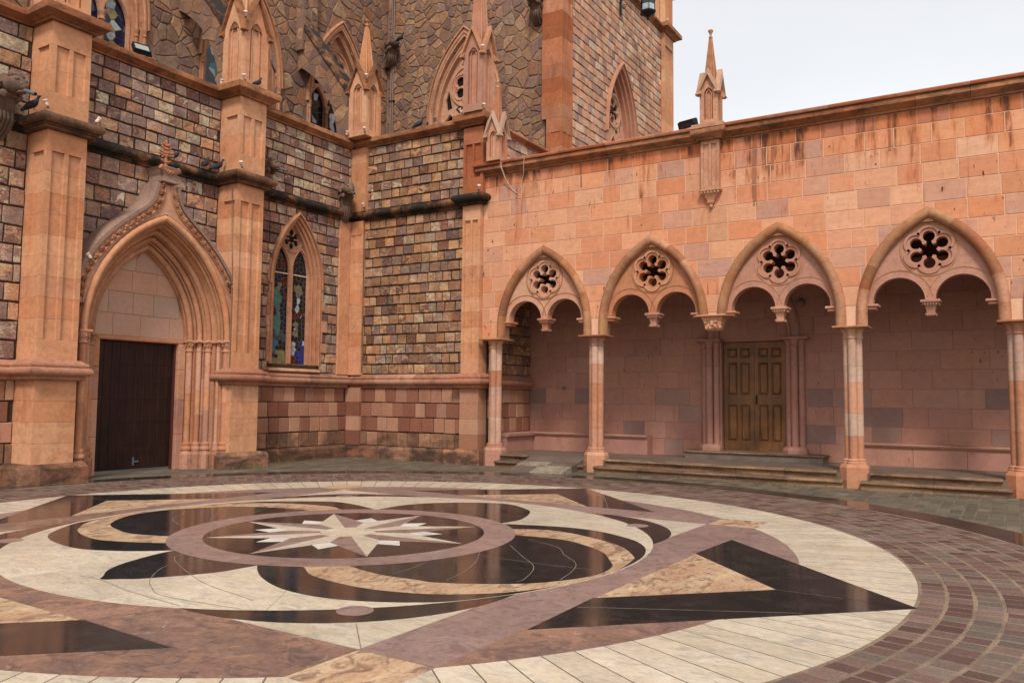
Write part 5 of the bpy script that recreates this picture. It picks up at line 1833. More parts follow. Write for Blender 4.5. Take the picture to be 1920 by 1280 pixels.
# brown double door with its shafts
ddr = thing('double_door', 'brown panelled double door at the back of the loggia', 'door', ((DL + DR) / 2, 20.35, .48))
MB().box(XB, DL, DR, -.22, -.18, .48, 3.18).build('door_backing', M_owood, ddr)
mid = (DL + DR) / 2
for s in (0, 1):
    a, b = (DL + .02, mid - .004) if s == 0 else (mid + .004, DR - .02)
    w = b - a
    holes = []
    cols_ = ((a + .1, a + w / 2 - .035), (a + w / 2 + .035, b - .1))
    rows_ = ((.72, 1.62), (1.86, 2.66), (2.78, 3.02))
    for (ca, cb) in cols_:
        for (ra, rb) in rows_:
            holes.append([(ca, ra), (cb, ra), (cb, rb), (ca, rb)])
    leaf_ = MB().prism(XB, [(a, .49), (b, .49), (b, 3.17), (a, 3.17)], -.18, -.13, holes).build('door_leaf', M_owood, ddr)
    for (ca, cb) in cols_:
        for (ra, rb) in rows_:
            m = MB()
            def rect(i, w_): return [XB.p(u, w_, z) for u, z in ((ca + i, ra + i), (cb - i, ra + i), (cb - i, rb - i), (ca + i, rb - i))]
            m.rings([rect(0, -.18), rect(.004, -.155), rect(.02, -.16), rect(.05, -.128), rect(.055, -.126)])
            m.build('raised_panel', M_owood, leaf_)
m = MB().cbox(XB, mid + .03, mid + .07, -.13, -.12, 1.62, 1.86, .004)
m.tube([XB.p(mid + .05, -.125, 1.80), XB.p(mid + .05, -.08, 1.80), XB.p(mid + .05, -.08, 1.68), XB.p(mid + .05, -.125, 1.68)], .009, 6)
m.build('handle', M_iron, ddr)
def door_shafts(cx, label):
    t = thing('door_column', label, 'column', (cx, 20.05, .48), 'clustered shafts beside the loggia door')
    offs = [(-.14, .05), (0, -.06), (.14, .05)]
    MB().lathe(cx, 20.1, [(.30, .47), (.30, .56), (.25, .63), (.24, .64)], 8, pi / 8).build('plinth', M_inner, t)
    z = .63
    for z1 in (1.35, 1.95, 2.55, 3.0):
        m = MB()
        for ox, oy in offs: m.lathe(cx + ox, 20.1 + oy, [(.085, z + .002), (.085, z1 - .002)], 12)
        m.build('drum', M_inner, t, 50)
        z = z1
    m = MB()
    for ox, oy in offs: m.lathe(cx + ox, 20.1 + oy, [(.086, 3.0), (.1, 3.02), (.086, 3.05), (.09, 3.1), (.14, 3.19)], 12)
    m.build('capital', M_inner, t, 50)
    MB().box(Fr((cx, 20.1, 0), (1, 0, 0), (0, -1, 0)), -.33, .33, -.1, .22, 3.19, 3.235).build('abacus', M_inner, t)
door_shafts(DL - .26, 'cluster of stone shafts left of the brown double door')
door_shafts(DR + .24, 'cluster of stone shafts right of the brown double door')
m = MB()
m.tube([XB.p(u, .0, z) for u, z in arch_path(mid, 1.03, 1.7, 3.3, 3.235, 14)], .12, 10)
m.tube([XB.p(u, .02, z) for u, z in arch_path(mid, .88, 1.5, 3.3, 3.235, 14)], .06, 8)
m.build('door_arch', M_inner, lg, 50)
MB().cbox(XB, DL - .05, DR + .05, -.2, .02, 3.185, 3.232, .01).build('door_lintel', M_inner, lg)
m = MB().lathe_axis(XB.p(-10.63, 0, 2.02), (0, -1, 0), [(.055, -.01), (.055, .03), (.045, .035)], 14)
tb = m.build('junction_box', M_greybox, None, 40); tb['label'] = 'small round grey junction box on the loggia wall left of the second column'; tb['category'] = 'junction box'
m = MB().lathe_axis(XB.p(-4.24, 0, 4.05), (0, -1, 0), [(.09, -.01), (.10, .05), (.09, .1), (.05, .14), (.01, .15)], 14)
tb = m.build('bulkhead_lamp', M_greyst, None, 50); tb['label'] = 'small round wall lamp above right of the brown double door'; tb['category'] = 'lamp'

# side wall of the aisle seen inside the first arch, with its coped parapet above
sw = thing('side_wall', 'brown stone return wall inside the first arch, rising to a coped parapet above', 'wall', (-11.75, 19.6, 0))
MB().box(XS, 17.96, 21.45, -.5, 0, 0, 8.97).build('wall_core', M_mortar, sw)
lay(XS, sw, M_brown, 18.0, 20.18, 2.36, 6.2, .27, (.2, .34), .05, .024, None, rng=random.Random(21))
lay(XS, sw, M_low, 18.0, 20.18, .8, 1.965, .4, (.3, .4), .045, .02, None, style='soft', rng=random.Random(22))
blocks_mold('base_moulding_block', sw, None, [(-11.75, 18.0), (-11.75, 20.19)], P_base, M_mould, .8, 1, 50)
lay(XS, sw, M_tower, 17.98, 21.45, 7.62, 8.92, .27, (.24, .36), .05, .024, None, rng=random.Random(23))
blocks_mold('coping_slab', sw, None, [(-11.75, 17.97), (-11.75, 21.45)], P_cornice(9.12, .16, .2), M_rust, .9, 1)

# floor of the loggia, steps and ramp
fl = struct('loggia_floor', MB().box(XG, -11.75, UR, -20.6, -17.66, -.03, .29), M_slab)
for k in range(9):
    for j in range(2):
        ua = -11.7 + 1.6 * k
        MB().cbox(FLO, ua + .003, min(ua + 1.597, UR), .28, .302, 17.68 + 1.27 * j, 18.945 + 1.27 * j, .003).build('floor_slab', M_slab, fl)
stp = thing('steps', 'two worn stone steps running along the foot of the arcade', 'steps', (-4.5, 17.5, 0))
P_up = [(-.3, .15), (.02, .15), (.02, .245), (.05, .25), (.075, .265), (.08, .285), (.065, .305), (.03, .312), (-.3, .312)]
P_lo = [(-.4, -.02), (.02, -.02), (.02, .09), (.05, .095), (.07, .11), (.075, .13), (.06, .152), (.02, .158), (-.4, .158)]
colx = [-11.38, -8.50, -2.74, .14]
for a, b in ((-11.07, -10.28), (-8.72, -8.72), (-8.18, -3.06), (-2.42, -.18), (.46, 2.8)):
    if b - a > .05: blocks_mold('upper_step', stp, None, [(a, 17.64), (b, 17.64)], P_up, M_step, 1.1, 1, 50)
for a, b in ((-11.1, -10.3), (-8.78, -8.62), (-8.36, -2.9), (-2.58, -.02), (.3, 2.82)):
    if b - a > .05: blocks_mold('lower_step', stp, None, [(a, 17.40), (b, 17.40)], P_lo, M_step, 1.1, 1, 50)
ds = thing('door_step', 'moulded stone step in front of the brown double door', 'step', (-5.3, 19.7, .3))
MB().box(XG, -6.93, -3.68, -20.2, -19.56, .3, .43).build('riser', M_slab, ds)
blocks_mold('tread', ds, None, [(-6.93, 20.2), (-6.93, 19.56), (-3.68, 19.56), (-3.68, 20.2)], [(-.6, .43), (.0, .43), (.03, .44), (.04, .46), (.02, .48), (-.6, .482)][0:6], M_step, 1.7, 1, 50)
MB().box(XG, -6.9, -3.71, -20.19, -19.6, .43, .4815).build('tread_infill', M_slab, ds)
rp = thing('ramp', 'short stone ramp laid over the steps beside the first column', 'ramp', (-9.5, 17.1, 0))
def ramp_piece(x0, x1, t0, t1, mat):
    y = lambda t: 16.52 + t * 1.3
    z = lambda t: .012 + t * .302
    m = MB()
    m.rings([[Vector((x, y(t0), -.02)), Vector((x, y(t1), -.02)), Vector((x, y(t1), z(t1))), Vector((x, y(t0), z(t0)))] for x in (x0, x1)])
    m.build('ramp_slab', mat, rp)
for (x0, x1, t0, t1, mt) in ((-10.24, -9.62, 0, .34, M_slab), (-9.615, -8.78, 0, .42, M_ramp), (-10.24, -9.45, .345, .62, M_ramp), (-9.445, -8.78, .425, .68, M_slab), (-10.24, -9.45, .625, 1, M_slab), (-9.445, -8.78, .685, 1, M_slab)):
    ramp_piece(x0, x1, t0 + .004, t1, mt)

# ================================================================ NAVE, TRANSEPT, TOWER
nv = thing('nave_wall', 'rubble nave wall with three tall pointed windows above the aisle roof', 'wall', (-18.5, 13, 8.5))
NW = [10.85, 15.3, 19.25]
def win_hole(cs, a, h, zs, zsill):
    return lambda u, z: any(abs(u - c) < arch_w(a, h, zs, z) for c in cs) and z > zsill
MB().prism(XN, [(5.2, 8.6), (21.6, 8.6), (21.6, 16.8), (5.2, 16.8)], -.6, 0, [arch_path(c, 1.29, 2.77, 11.0, 9.0, 10) for c in NW]).build('wall_core', M_rubmort, nv)
rubble(XN, nv, M_rubble, 9.4, 21.6, 9.0, 15.6, .35, win_hole(NW, 1.3, 2.85, 11.0, 8.9), 300, 5, .026, score=lambda it: abs(it[0][1] - 11.5))
rubble(XN, nv, M_rubble, 5.2, 9.4, 9.0, 12.0, .5, None, 10, 6, .035, name='far_stone')
def nave_lights(c): return [(c - .74, .325, 10.95, 11.6), (c, .325, 10.95, 11.6), (c + .74, .325, 10.95, 11.6)]
def tracery_eyes(c, zc, r=.6, k=1.0):
    out = []
    out.append([(c - .3 * k, zc + r * 1.22), (c, zc + r * 1.13), (c + .3 * k, zc + r * 1.22), (c, zc + r * 2.0)])
    for s in (-1, 1):
        q = [(c + s * .38 * k, zc - r * 1.55), (c + s * .52 * k, zc - r * 1.22), (c + s * .37 * k, zc - r * 1.08), (c + s * .22 * k, zc - r * 1.22)]
        out.append(q)
        q = [(c + s * .66 * k, zc - r * 1.12), (c + s * .88 * k, zc - r * 1.2), (c + s * .92 * k, zc - r * .6), (c + s * .80 * k, zc - r * .05), (c + s * .74 * k, zc - r * .5)]
        out.append(q)
    return out
def nave_panes(c, sd):
    def f(F, window, gw):
        for i, (lu, lh, ls, la) in enumerate(nave_lights(c)):
            def col(du, z, i=i):
                k = R()
                if sd == 0: return G_white if k < .35 and abs(du) < .12 else (G_yel if abs(du) < .12 else G_navy)
                if sd == 1: return (G_cyan if k < .4 else G_white) if du > .0 else G_dark
                return G_white if k < .4 and abs(du) < .15 else G_dark
            if i < (3 if sd != 1 else 1) and (sd != 2 or i < 2):
                lancet_panes(F, window, gw, lu, lh, ls, la, 9.1, .2, col, 30 + i + sd * 5)
    return f
for i, c in enumerate(NW):
    tri = [(c, 13.35), (c - .17, 13.08), (c + .17, 13.08)]
    gothic_window(XN, nv, c, 1.42, 2.95, 1.15, 2.55, 11.0, 9.0, -.22, nave_lights(c), [(c, 12.42, .64)], M_trim, nave_panes(c, i), 2, 10.8, wout=.06, extra=tracery_eyes(c, 12.42))
    m = MB()
    for s in (-.37, .37):
        p = XN.p(c + s, -.2, 0)
        m.lathe(p.x, p.y, [(.06, 9.0), (.06, 10.82), (.085, 10.84), (.06, 10.88), (.07, 10.95), (.11, 11.03), (.11, 11.07), (.05, 11.08)], 10)
    m.build('colonnette', M_trim, nv, 50)
tr = thing('transept_wall', 'rubble transept wall with a big traceried window behind the tall pinnacle', 'wall', (-15.3, 21.6, 8.5))
MB().prism(XT, [(-18.5, 7), (-12.1, 7), (-12.1, 17.2), (-18.5, 17.2)], -.6, 0, [arch_path(-15.15, 1.275, 2.6, 11.1, 9.0, 10)]).build('wall_core', M_rubmort, tr)
rubble(XT, tr, M_rubble, -18.45, -12.1, 8.9, 16.2, .31, win_hole([-15.15], 1.3, 2.7, 11.1, 8.9), 300, 8, .026, score=lambda it: it[0][1])
gothic_window(XT, tr, -15.15, 1.42, 2.85, 1.12, 2.3, 11.1, 9.0, -.2, [(-15.88, .32, 10.5, 11.2), (-15.15, .32, 10.5, 11.2), (-14.42, .32, 10.5, 11.2)], [(-15.15, 12.1, .66)], M_trim, None, 2, None, wout=.07, extra=tracery_eyes(-15.15, 12.1))
tw = thing('tower_wall', 'long squared-stone wall of the tower block with a pointed window and lantern bracket', 'wall', (-11.5, 26, 7))
WTC = 26.0
MB().prism(XW, [(21.95, 6), (30.9, 6), (30.9, 16.4), (21.95, 16.4)], -.6, 0, [arch_path(WTC, 1.18, 2.53, 10.9, 8.0, 10)]).build('wall_core', M_tmortar, tw)
def al_tw(z):
    hw = arch_w(1.24, 2.62, 10.9, z)
    return [(22.2, 29.85)] if hw <= 0 else [(22.2, WTC - hw), (WTC + hw, 29.85)]
lay(XW, tw, M_tower, 22.2, 29.85, 8.8, 16.25, .272, (.2, .36), .035, .034, al_tw, rng=random.Random(31), limit=300, score=lambda it: abs(it[2] - 13) * .2 + it[0] * .15)
gothic_window(XW, tw, WTC, 1.27, 2.65, .98, 2.25, 10.9, 8.0, -.28, [(WTC - .62, .24, 10.4, 11.0), (WTC, .24, 10.4, 11.0), (WTC + .62, .24, 10.4, 11.0)], [(WTC, 11.95, .56)], M_pinktrim, lambda F, w, g: [lancet_panes(F, w, g, WTC + q, .24, 10.4, 11.0, 9.6, .2, lambda du, z: G_blue if R() < .5 else G_dark, int(60 + q * 10)) for q in (-.62, 0, .62)], 3, None, wout=.08, extra=tracery_eyes(WTC, 11.95, .56, .86))
blocks_mold('cornice_block', tw, None, [(-11.5, 22.1), (-11.5, 29.86)], P_cornice(16.5, .2, .25), M_corn, 1.0, 1)
FQ = Fr((-12.15, 0, 0), (0, 1, 0), (1, 0, 0))
qp = thing('quoin_pier', 'rust coloured quoined corner pier of the tower block', 'buttress', (-11.8, 21.8, 7))
shaft_courses(qp, FQ, 21.48, 22.2, .0, .70, 10.3, 16.6, M_rust, .42, (2, 1), seed=51, depth=.018)
shaft_courses(qp, FQ, 21.48, 22.2, .16, .70, 7.6, 10.3, M_rust, .42, (2, 1), seed=52, depth=.018)
ep = thing('end_pinnacle_pier', 'narrow orange pier and pinnacle at the far end of the tower block, against the sky', 'buttress', (-11.6, 30.3, 7))
FE = Fr((-12.2, 0, 0), (0, 1, 0), (1, 0, 0))
shaft_courses(ep, FE, 29.85, 30.9, .0, .85, 7.6, 16.3, M_orange, .5, (1, 1), seed=53)
blocks_mold('cornice_block', ep, None, [(-12.2, 29.85), (-11.35, 29.85), (-11.35, 30.9), (-12.2, 30.9)], P_cornice(16.55, .28, .3), M_corn, 1.1, 1)
pinnacle(ep, -11.75, 30.35, 16.5, .42, 18.1, 18.9, 21.5, M_orange, sub=True, base_mat=M_trim)
# aisle roof
MB().box(Fr((0, 0, 0), (1, 0, 0), (0, 1, 0)), -18.5, -16.45, 5.2, 21.6, 8.7, 8.9).build('aisle_roof', M_mortar, nv)
MB().box(Fr((0, 0, 0), (1, 0, 0), (0, 1, 0)), -16.44, -12.1, 18.2, 21.6, 8.7, 8.9).build('aisle_roof', M_mortar, tr)

# flying buttresses
def flyer(yc, label, sd):
    t = thing('flying_buttress', label, 'buttress', (-17.3, yc, 9), 'flying buttresses over the aisle roof')
    F = Fr((0, yc - .2, 0), (1, 0, 0), (0, -1, 0))
    under = catmull([(-18.5, 11.85), (-18.15, 11.65), (-17.6, 11.2), (-17.15, 10.6), (-16.88, 9.95), (-16.75, 9.25)], 4)
    top = [(-16.3, 9.25), (-16.3, 10.55), (-18.5, 13.35)]
    MB().prism(F, under + top, -.4, 0).build('flyer_core', M_rubmort, t)
    def hl(u, z):
        zt = 10.55 + (-16.3 - u) * 1.273
        if z > zt - .1 or u > -16.4: return True
        # under curve height at u
        for (a, b), (c, d) in zip(under[:-1], under[1:]):
            if a <= u <= c:
                return z < b + (d - b) * (u - a) / (c - a + 1e-9) + .12
        return False
    rubble(F, t, M_rubble, -18.5, -16.3, 9.3, 13.3, .36, hl, 300, sd, .012)
    m = MB()
    m.archmold(F, [(-18.5, 13.37), (-16.3, 10.57)], [(-.02, -.5), (-.02, .07), (.07, .05), (.07, -.47)])
    m.build('coping', M_black, t)
    m = MB().box(XN, yc - .3, yc + .3, 0, .3, 12.3, 16.6)
    m.build('wall_pilaster', M_rubmort, t)
    rubble(Fr((0, yc - .3, 0), (1, 0, 0), (0, -1, 0)), t, M_rubble, -18.48, -18.22, 12.3, 16.4, .26, None, 60, sd + 2, .01)
    rubble(XN.off(.3), t, M_rubble, yc - .28, yc + .28, 12.3, 16.4, .3, None, 60, sd + 1, .02)
    return t
flyer(13.38, 'flying buttress rising behind the pinnacle left of the stained glass window', 3)
flyer(17.6, 'flying buttress rising from the inner corner pinnacle to the rubble wall', 4)

# ================================================================ SMALL THINGS
def blob(m, c, r, n=10, k=8, rot=None, amp=.0, seed=0):
    """lumpy ellipsoid"""
    b0 = len(m.v)
    m.ell(c, r, n, k, rot)
    if amp:
        for i in range(b0, len(m.v)):
            v = Vector(m.v[i])
            d = (v - Vector(c))
            q = noise.noise(v * 14 + Vector((seed, 0, 0)))
            m.v[i] = tuple(Vector(c) + d * (1 + amp * q))

def gargoyle(o, d, label, s=1.0, console=True, drop=.85, ln=.55):
    """o: wall point at the top of the bracket, d: outward plan direction"""
    o = Vector(o)
    d = Vector((d[0], d[1], 0)).normalized()
    sd = Vector((-d.y, d.x, 0))
    upv = Vector((0, 0, 1))
    t = thing('gargoyle', label, 'gargoyle', o, 'gargoyles with grey spouts')
    L = lambda a, b, c: o + d * a * s + sd * b * s + upv * c * s
    rot = Matrix((d, sd, upv)).transposed()
    # trunk: one continuous lumpy body from wall to neck
    m = MB()
    secs = [(-.1, .0, .17, .2), (.08, .02, .18, .21), (.2, .03, .17, .19), (.32, .02, .14, .16), (.40, .0, .125, .14), (.46, .0, .14, .15), (.54, -.01, .15, .16), (.62, -.03, .13, .14), (.70, -.06, .09, .10), (.76, -.08, .06, .065), (.78, -.085, .02, .02)]
    rs = []
    for a, z, ry, rz in secs:
        ring = []
        for k in range(14):
            an = 2 * pi * k / 14
            q = 1 + .1 * noise.noise(Vector((a * 9, cos(an) * 2.2, sin(an) * 2.2)) + o)
            ring.append(L(a, ry * cos(an) * q, z + rz * sin(an) * q))
        rs.append(ring)
    m.rings(rs)
    m.build('body', M_garg, t, 70)
    m = MB()
    for k in (-1, 1):
        blob(m, L(.52, .1 * k, .14), (.05 * s, .03 * s, .07 * s), 8, 6, rot, .3, 1)      # ears
        blob(m, L(.66, .075 * k, .05), (.04 * s, .035 * s, .035 * s), 8, 6, rot, .1, 2)   # brows
        blob(m, L(.74, .05 * k, -.04), (.035 * s, .03 * s, .03 * s), 8, 6, rot, .2, 3)    # nostrils
        blob(m, L(.2, .17 * k, .02), (.2 * s, .05 * s, .1 * s), 10, 6, rot, .3, 4)        # folded wing
        for q in range(4): blob(m, L(.08 + .09 * q, .19 * k, .09 - .05 * q), (.08 * s, .03 * s, .04 * s), 8, 5, rot, .2, q)
        blob(m, L(.42, .13 * k, -.18), (.07 * s, .05 * s, .07 * s), 8, 6, rot, .2, 5)      # paws
    for q in range(7): blob(m, L(.02 + .075 * q, 0, .21 - .006 * q), (.035 * s, .03 * s, .04 * s), 6, 5, rot, .2, q)
    blob(m, L(.68, 0, -.16), (.09 * s, .07 * s, .03 * s), 8, 6, rot, .2, 8)               # lower jaw
    m.build('head_carving', M_garg, t, 70)
    MB().tube([L(.62, 0, -.09), L(1.02, 0, -.24)], .032 * s, 12).build('spout', M_steel, t, 60)
    MB().tube([L(1.015, 0, -.238), L(1.025, 0, -.242)], .026 * s, 10).build('spout_bore', M_iron, t)
    if console:
        m = MB()
        prof = [(.0, -.12), (.46, -.14), (.46, -.2), (.40, -.22), (.36, -.3), (.33, -.42), (.27, -.5), (.30, -.58), (.26, -.66), (.16, -.74), (.08, -.84), (.0, -.9)]
        prof = [(a, z * drop / .85) for a, z in prof]
        rs = []
        for b in (-.15, -.12, .12, .15):
            k = .93 if abs(b) > .13 else 1.0
            rs.append([L(a * k - .02, b, z) for a, z in prof] + [L(-.1, b, -.9 * drop / .85), L(-.1, b, -.12)])
        m.rings(rs)
        m.build('console', M_garg, t, 30)
        m = MB()
        for k in (-1, 1):
            for (cx_, cz_, r_) in ((.12, -.2, .105), (.32, -.17, .07)):
                pts = []
                for q in range(26):
                    an = q * .5
                    rr = r_ * (1 - q / 30)
                    pts.append(L(cx_ + rr * cos(an), (.155 + .0015 * q) * k, cz_ + rr * sin(an)))
                m.tube(pts, .022 * s, 6)
            for q in range(4):
                m.tube([L(.30 - .06 * q, .15 * k, -.55 * drop / .85), L(.2 - .05 * q, .15 * k, -.72 * drop / .85)], .022 * s, 6)
        for q in range(4):
            m.tube([L(.31, -.1 + .065 * q, -.46 * drop / .85), L(.33, -.1 + .065 * q, -.56 * drop / .85), L(.22, -.1 + .065 * q, -.74 * drop / .85), L(.08, -.1 + .065 * q, -.88 * drop / .85)], .034 * s, 7)
        m.build('scroll_carving', M_garg, t, 70)
    return t
gargoyle((-16.4, 7.80, 7.50), (1, .12), 'large gargoyle on a scrolled bracket at the left edge of the photo', 1.15, drop=.8)
gargoyle((-16.4, 14.25, 7.62), (1, .15), 'gargoyle half hidden behind the buttress above the stained glass window', .85, drop=.5)
gargoyle((-16.42, 17.35, 7.62), (1, -.55), 'gargoyle on a scrolled bracket in the corner where the two stone walls meet', 1.0, drop=.85)
gargoyle((-18.3, 21.5, 13.95), (.75, -.5), 'gargoyle high in the rubble corner beside the drain pipes, a bird on its spout', 1.05, drop=.65)
gargoyle((-12.35, 21.6, 14.15), (.1, -1), 'gargoyle at the top edge of the photo beside the rust coloured quoins', 1.05, drop=.7)

# twin drain pipes in the rubble corner
dp = thing('drain_pipes', 'pair of thin pinkish drain pipes running down the rubble corner', 'drain pipe', (-18.2, 21.5, 9))
for q in (0, .085):
    MB().tube([(-18.25 + q, 21.53, 8.95), (-18.25 + q, 21.53, 17.0)], .03, 10).build('pipe', M_greyst, dp, 60)
MB().box(XT, -18.32, -18.1, 0, .1, 12.0, 12.05).build('bracket', M_iron, dp)

# small cylindrical spot lamps on the ledges
spot = None
spots = [((-15.50, 8.33, 7.13), (0, -.5), 'pale spot lamp on the first buttress ledge under the gargoyle spout'),
    ((-15.58, 9.30, 7.13), (.4, .6), 'small pale spot lamp on the right end of the first buttress ledge'),
    ((-15.50, 12.93, 9.25), (.3, -.6), 'small pale spot lamp at the foot of the pinnacle above the second buttress'),
    ((-16.22, 12.80, 9.22), (.3, 0), 'small pale spot lamp on the cornice left of the second buttress'),
    ((-15.58, 12.95, 10.84), (.5, -.5), 'small pale spot lamp between the gables of the second buttress pinnacle'),
    ((-15.50, 12.93, 7.13), (.3, -.6), 'small pale spot lamp on the dark ledge of the second buttress'),
    ((-15.52, 17.22, 9.22), (.3, -.6), 'small pale spot lamp at the foot of the inner corner pinnacle'),
    ((-16.22, 17.22, 9.22), (.3, -.2), 'small pale spot lamp on the cornice just left of the inner corner pinnacle'),
    ((-15.52, 17.24, 10.78), (.4, -.6), 'small pale spot lamp between the gables of the inner corner pinnacle'),
    ((-15.78, 17.56, 7.13), (0, -.5), 'small pale spot lamp on the dark ledge right of the corner gargoyle'),
    ((-12.28, 17.42, 9.25), (-.3, -.6), 'small pale spot lamp on the cornice left of the tall end pier pinnacle'),
    ((-11.58, 17.42, 9.25), (.3, -.6), 'small pale spot lamp on the cap corner of the banded end pier'),
    ((-11.55, 17.28, 10.76), (.3, -.6), 'small pale spot lamp between the gables of the tall end pier pinnacle'),
    ((-11.74, 17.44, 7.12), (.5, -.6), 'small pale spot lamp on the end of the dark ledge beside the arcade'),
    ((-15.80, 9.52, 4.42), (-.3, -.8), 'small pale spot lamp on the left flank of the portal hood'),
    ((-11.22, 29.86, 16.58), (.4, -.6), 'small pale spot lamp at the foot of the far pinnacle against the sky')]
for i, (p, d, lab) in enumerate(spots):
    p = Vector(p)
    dv = Vector((d[0], d[1], .95)).normalized()
    if spot is None:
        spot = thing('spot_lamp', lab, 'spot lamp', (0, 0, 0), 'small spot lamps on the ledges')
        m = MB().lathe_axis((0, 0, .04), (0, 0, 1), [(.03, 0), (.036, .01), (.036, .085), (.03, .09)], 12)
        bd = m.build('body', M_lampbody, spot, 50)
        MB().lathe_axis((0, 0, .125), (0, 0, 1), [(.04, 0), (.05, .012), (.05, .035), (.044, .04)], 12).build('rim', M_lampbody, spot, 50)
        MB().lathe_axis((0, 0, -.01), (0, 0, 1), [(.022, 0), (.022, .05)], 8).build('stem', M_greybox, spot, 50)
        t = spot
    else:
        t = copy_thing(spot, (0, 0, 0), lab)
    t.location = p
    t.rotation_euler = dv.to_track_quat('Z', 'Y').to_euler()

# floodlights
def floodlight(loc, rz, label, w, h, tilt, bulky):
    t = thing('floodlight', label, 'floodlight', loc, 'black floodlights on the cornices')
    F = Fr((0, 0, 0), (1, 0, 0), (0, -1, 0))
    Fz = Matrix.Translation(loc) @ Matrix.Rotation(rz, 4, 'Z') @ Matrix.Translation((0, 0, .06 + h * .5)) @ Matrix.Rotation(tilt, 4, 'X')
    def put(m, name, mat):
        m.v = [tuple(Fz @ Vector(v)) for v in m.v]
        m.build(name, mat, t, 30)
    d = .09 if not bulky else .2
    m = MB().cbox(F, -w / 2, w / 2, -d, 0, -h / 2, h / 2, .012)
    put(m, 'housing', M_iron)
    m = MB()
    for a, b, c_, e in ((-w / 2, w / 2, h / 2 - .025, h / 2), (-w / 2, w / 2, -h / 2, -h / 2 + .025), (-w / 2, -w / 2 + .025, -h / 2 + .025, h / 2 - .025), (w / 2 - .025, w / 2, -h / 2 + .025, h / 2 - .025)):
        m.box(F, a, b, .0, .02, c_, e)
    put(m, 'bezel', M_iron)
    put(MB().box(F, -w / 2 + .03, w / 2 - .03, .001, .008, -h / 2 + .03, h / 2 - .03), 'lens', M_lens if not bulky else M_lensd)
    m = MB()
    nf = 12
    for k in range(nf):
        a = -w / 2 + .02 + (w - .04) * k / (nf - 1)
        m.box(F, a - .004, a + .004, -d - .03, -d, -h / 2 + .02, h / 2 - .02)
        if bulky: m.box(F, a - .004, a + .004, -d, -.02, h / 2, h / 2 + .02)
    put(m, 'cooling_fin', M_iron)
    m = MB()
    for s in (-1, 1): m.box(F, s * (w / 2 + .01) - .006, s * (w / 2 + .01) + .006, -.06, -.02, -h / 2 - .06, 0)
    m.box(F, -w / 2 - .012, w / 2 + .012, -.06, -.02, -h / 2 - .066, -h / 2 - .056)
    put(m, 'bracket', M_iron)
floodlight((-16.28, 10.72, 9.21), radians(75), 'flat black floodlight leaning on the cornice left of the second buttress', .36, .26, radians(-38), False)
floodlight((-6.22, 17.74, 7.88), radians(-14), 'black finned floodlight on the arcade cornice beside the small pinnacle', .40, .17, radians(22), True)

# lantern on its wall bracket
ln_ = thing('lantern', 'black hexagonal lantern hanging from a wall bracket against the pale sky', 'lantern', (-10.6, 26.32, 15.1))
lx, ly = -10.6, 26.32
MB().lathe(lx, ly, [(.02, 15.1), (.05, 15.14), (.06, 15.2), (.14, 15.26), (.27, 15.33), (.30, 15.36), (.30, 15.41), (.26, 15.43)], 6).build('base', M_iron, ln_)
m = MB()
for k in range(6):
    a = k * pi / 3
    m.tube([(lx + .255 * cos(a), ly + .255 * sin(a), 15.42), (lx + .255 * cos(a), ly + .255 * sin(a), 15.95)], .014, 6)
    a2 = a + pi / 6
m.build('frame_bar', M_iron, ln_)
for k in range(6):
    a = k * pi / 3 + pi / 6
    F = Fr((lx, ly, 0), (-sin(a), cos(a), 0), (cos(a), sin(a), 0))
    MB().box(F, -.115, .115, .205, .212, 15.43, 15.64).build('clear_pane', G_white, ln_)
    MB().box(F, -.115, .115, .205, .212, 15.645, 15.95).build('dark_pane', M_lensd, ln_)
MB().lathe(lx, ly, [(.28, 15.94), (.32, 15.96), (.32, 16.0), (.2, 16.15), (.08, 16.3), (.05, 16.42)], 6).build('roof', M_iron, ln_)
m = MB()
m.tube([(lx, ly, 16.42), (lx, ly, 16.75)], .015, 6)
m.tube([(lx + .05, 25.85, 16.78), (-11.46, 25.85, 16.78)], .02, 6)
m.tube([(lx, ly, 16.76), (lx, 25.85, 16.78)], .02, 6)
m.box(Fr((-11.46, 25.85, 0), (0, 1, 0), (1, 0, 0)), -.05, .05, 0, .05, 15.3, 17.0)
m.tube([(-11.42, 25.85, 15.75), (-11.0, 25.85, 16.5), (lx, 25.85, 16.76)], .014, 6)
for k in (0, 1):
    m.tube([(-11.38 + .10 * (1 - q / 22) * cos(q * .5) + .08, 25.85, 15.55 + .55 * k + .10 * (1 - q / 22) * sin(q * .5)) for q in range(20)], .012, 5)
m.build('bracket', M_iron, ln_)

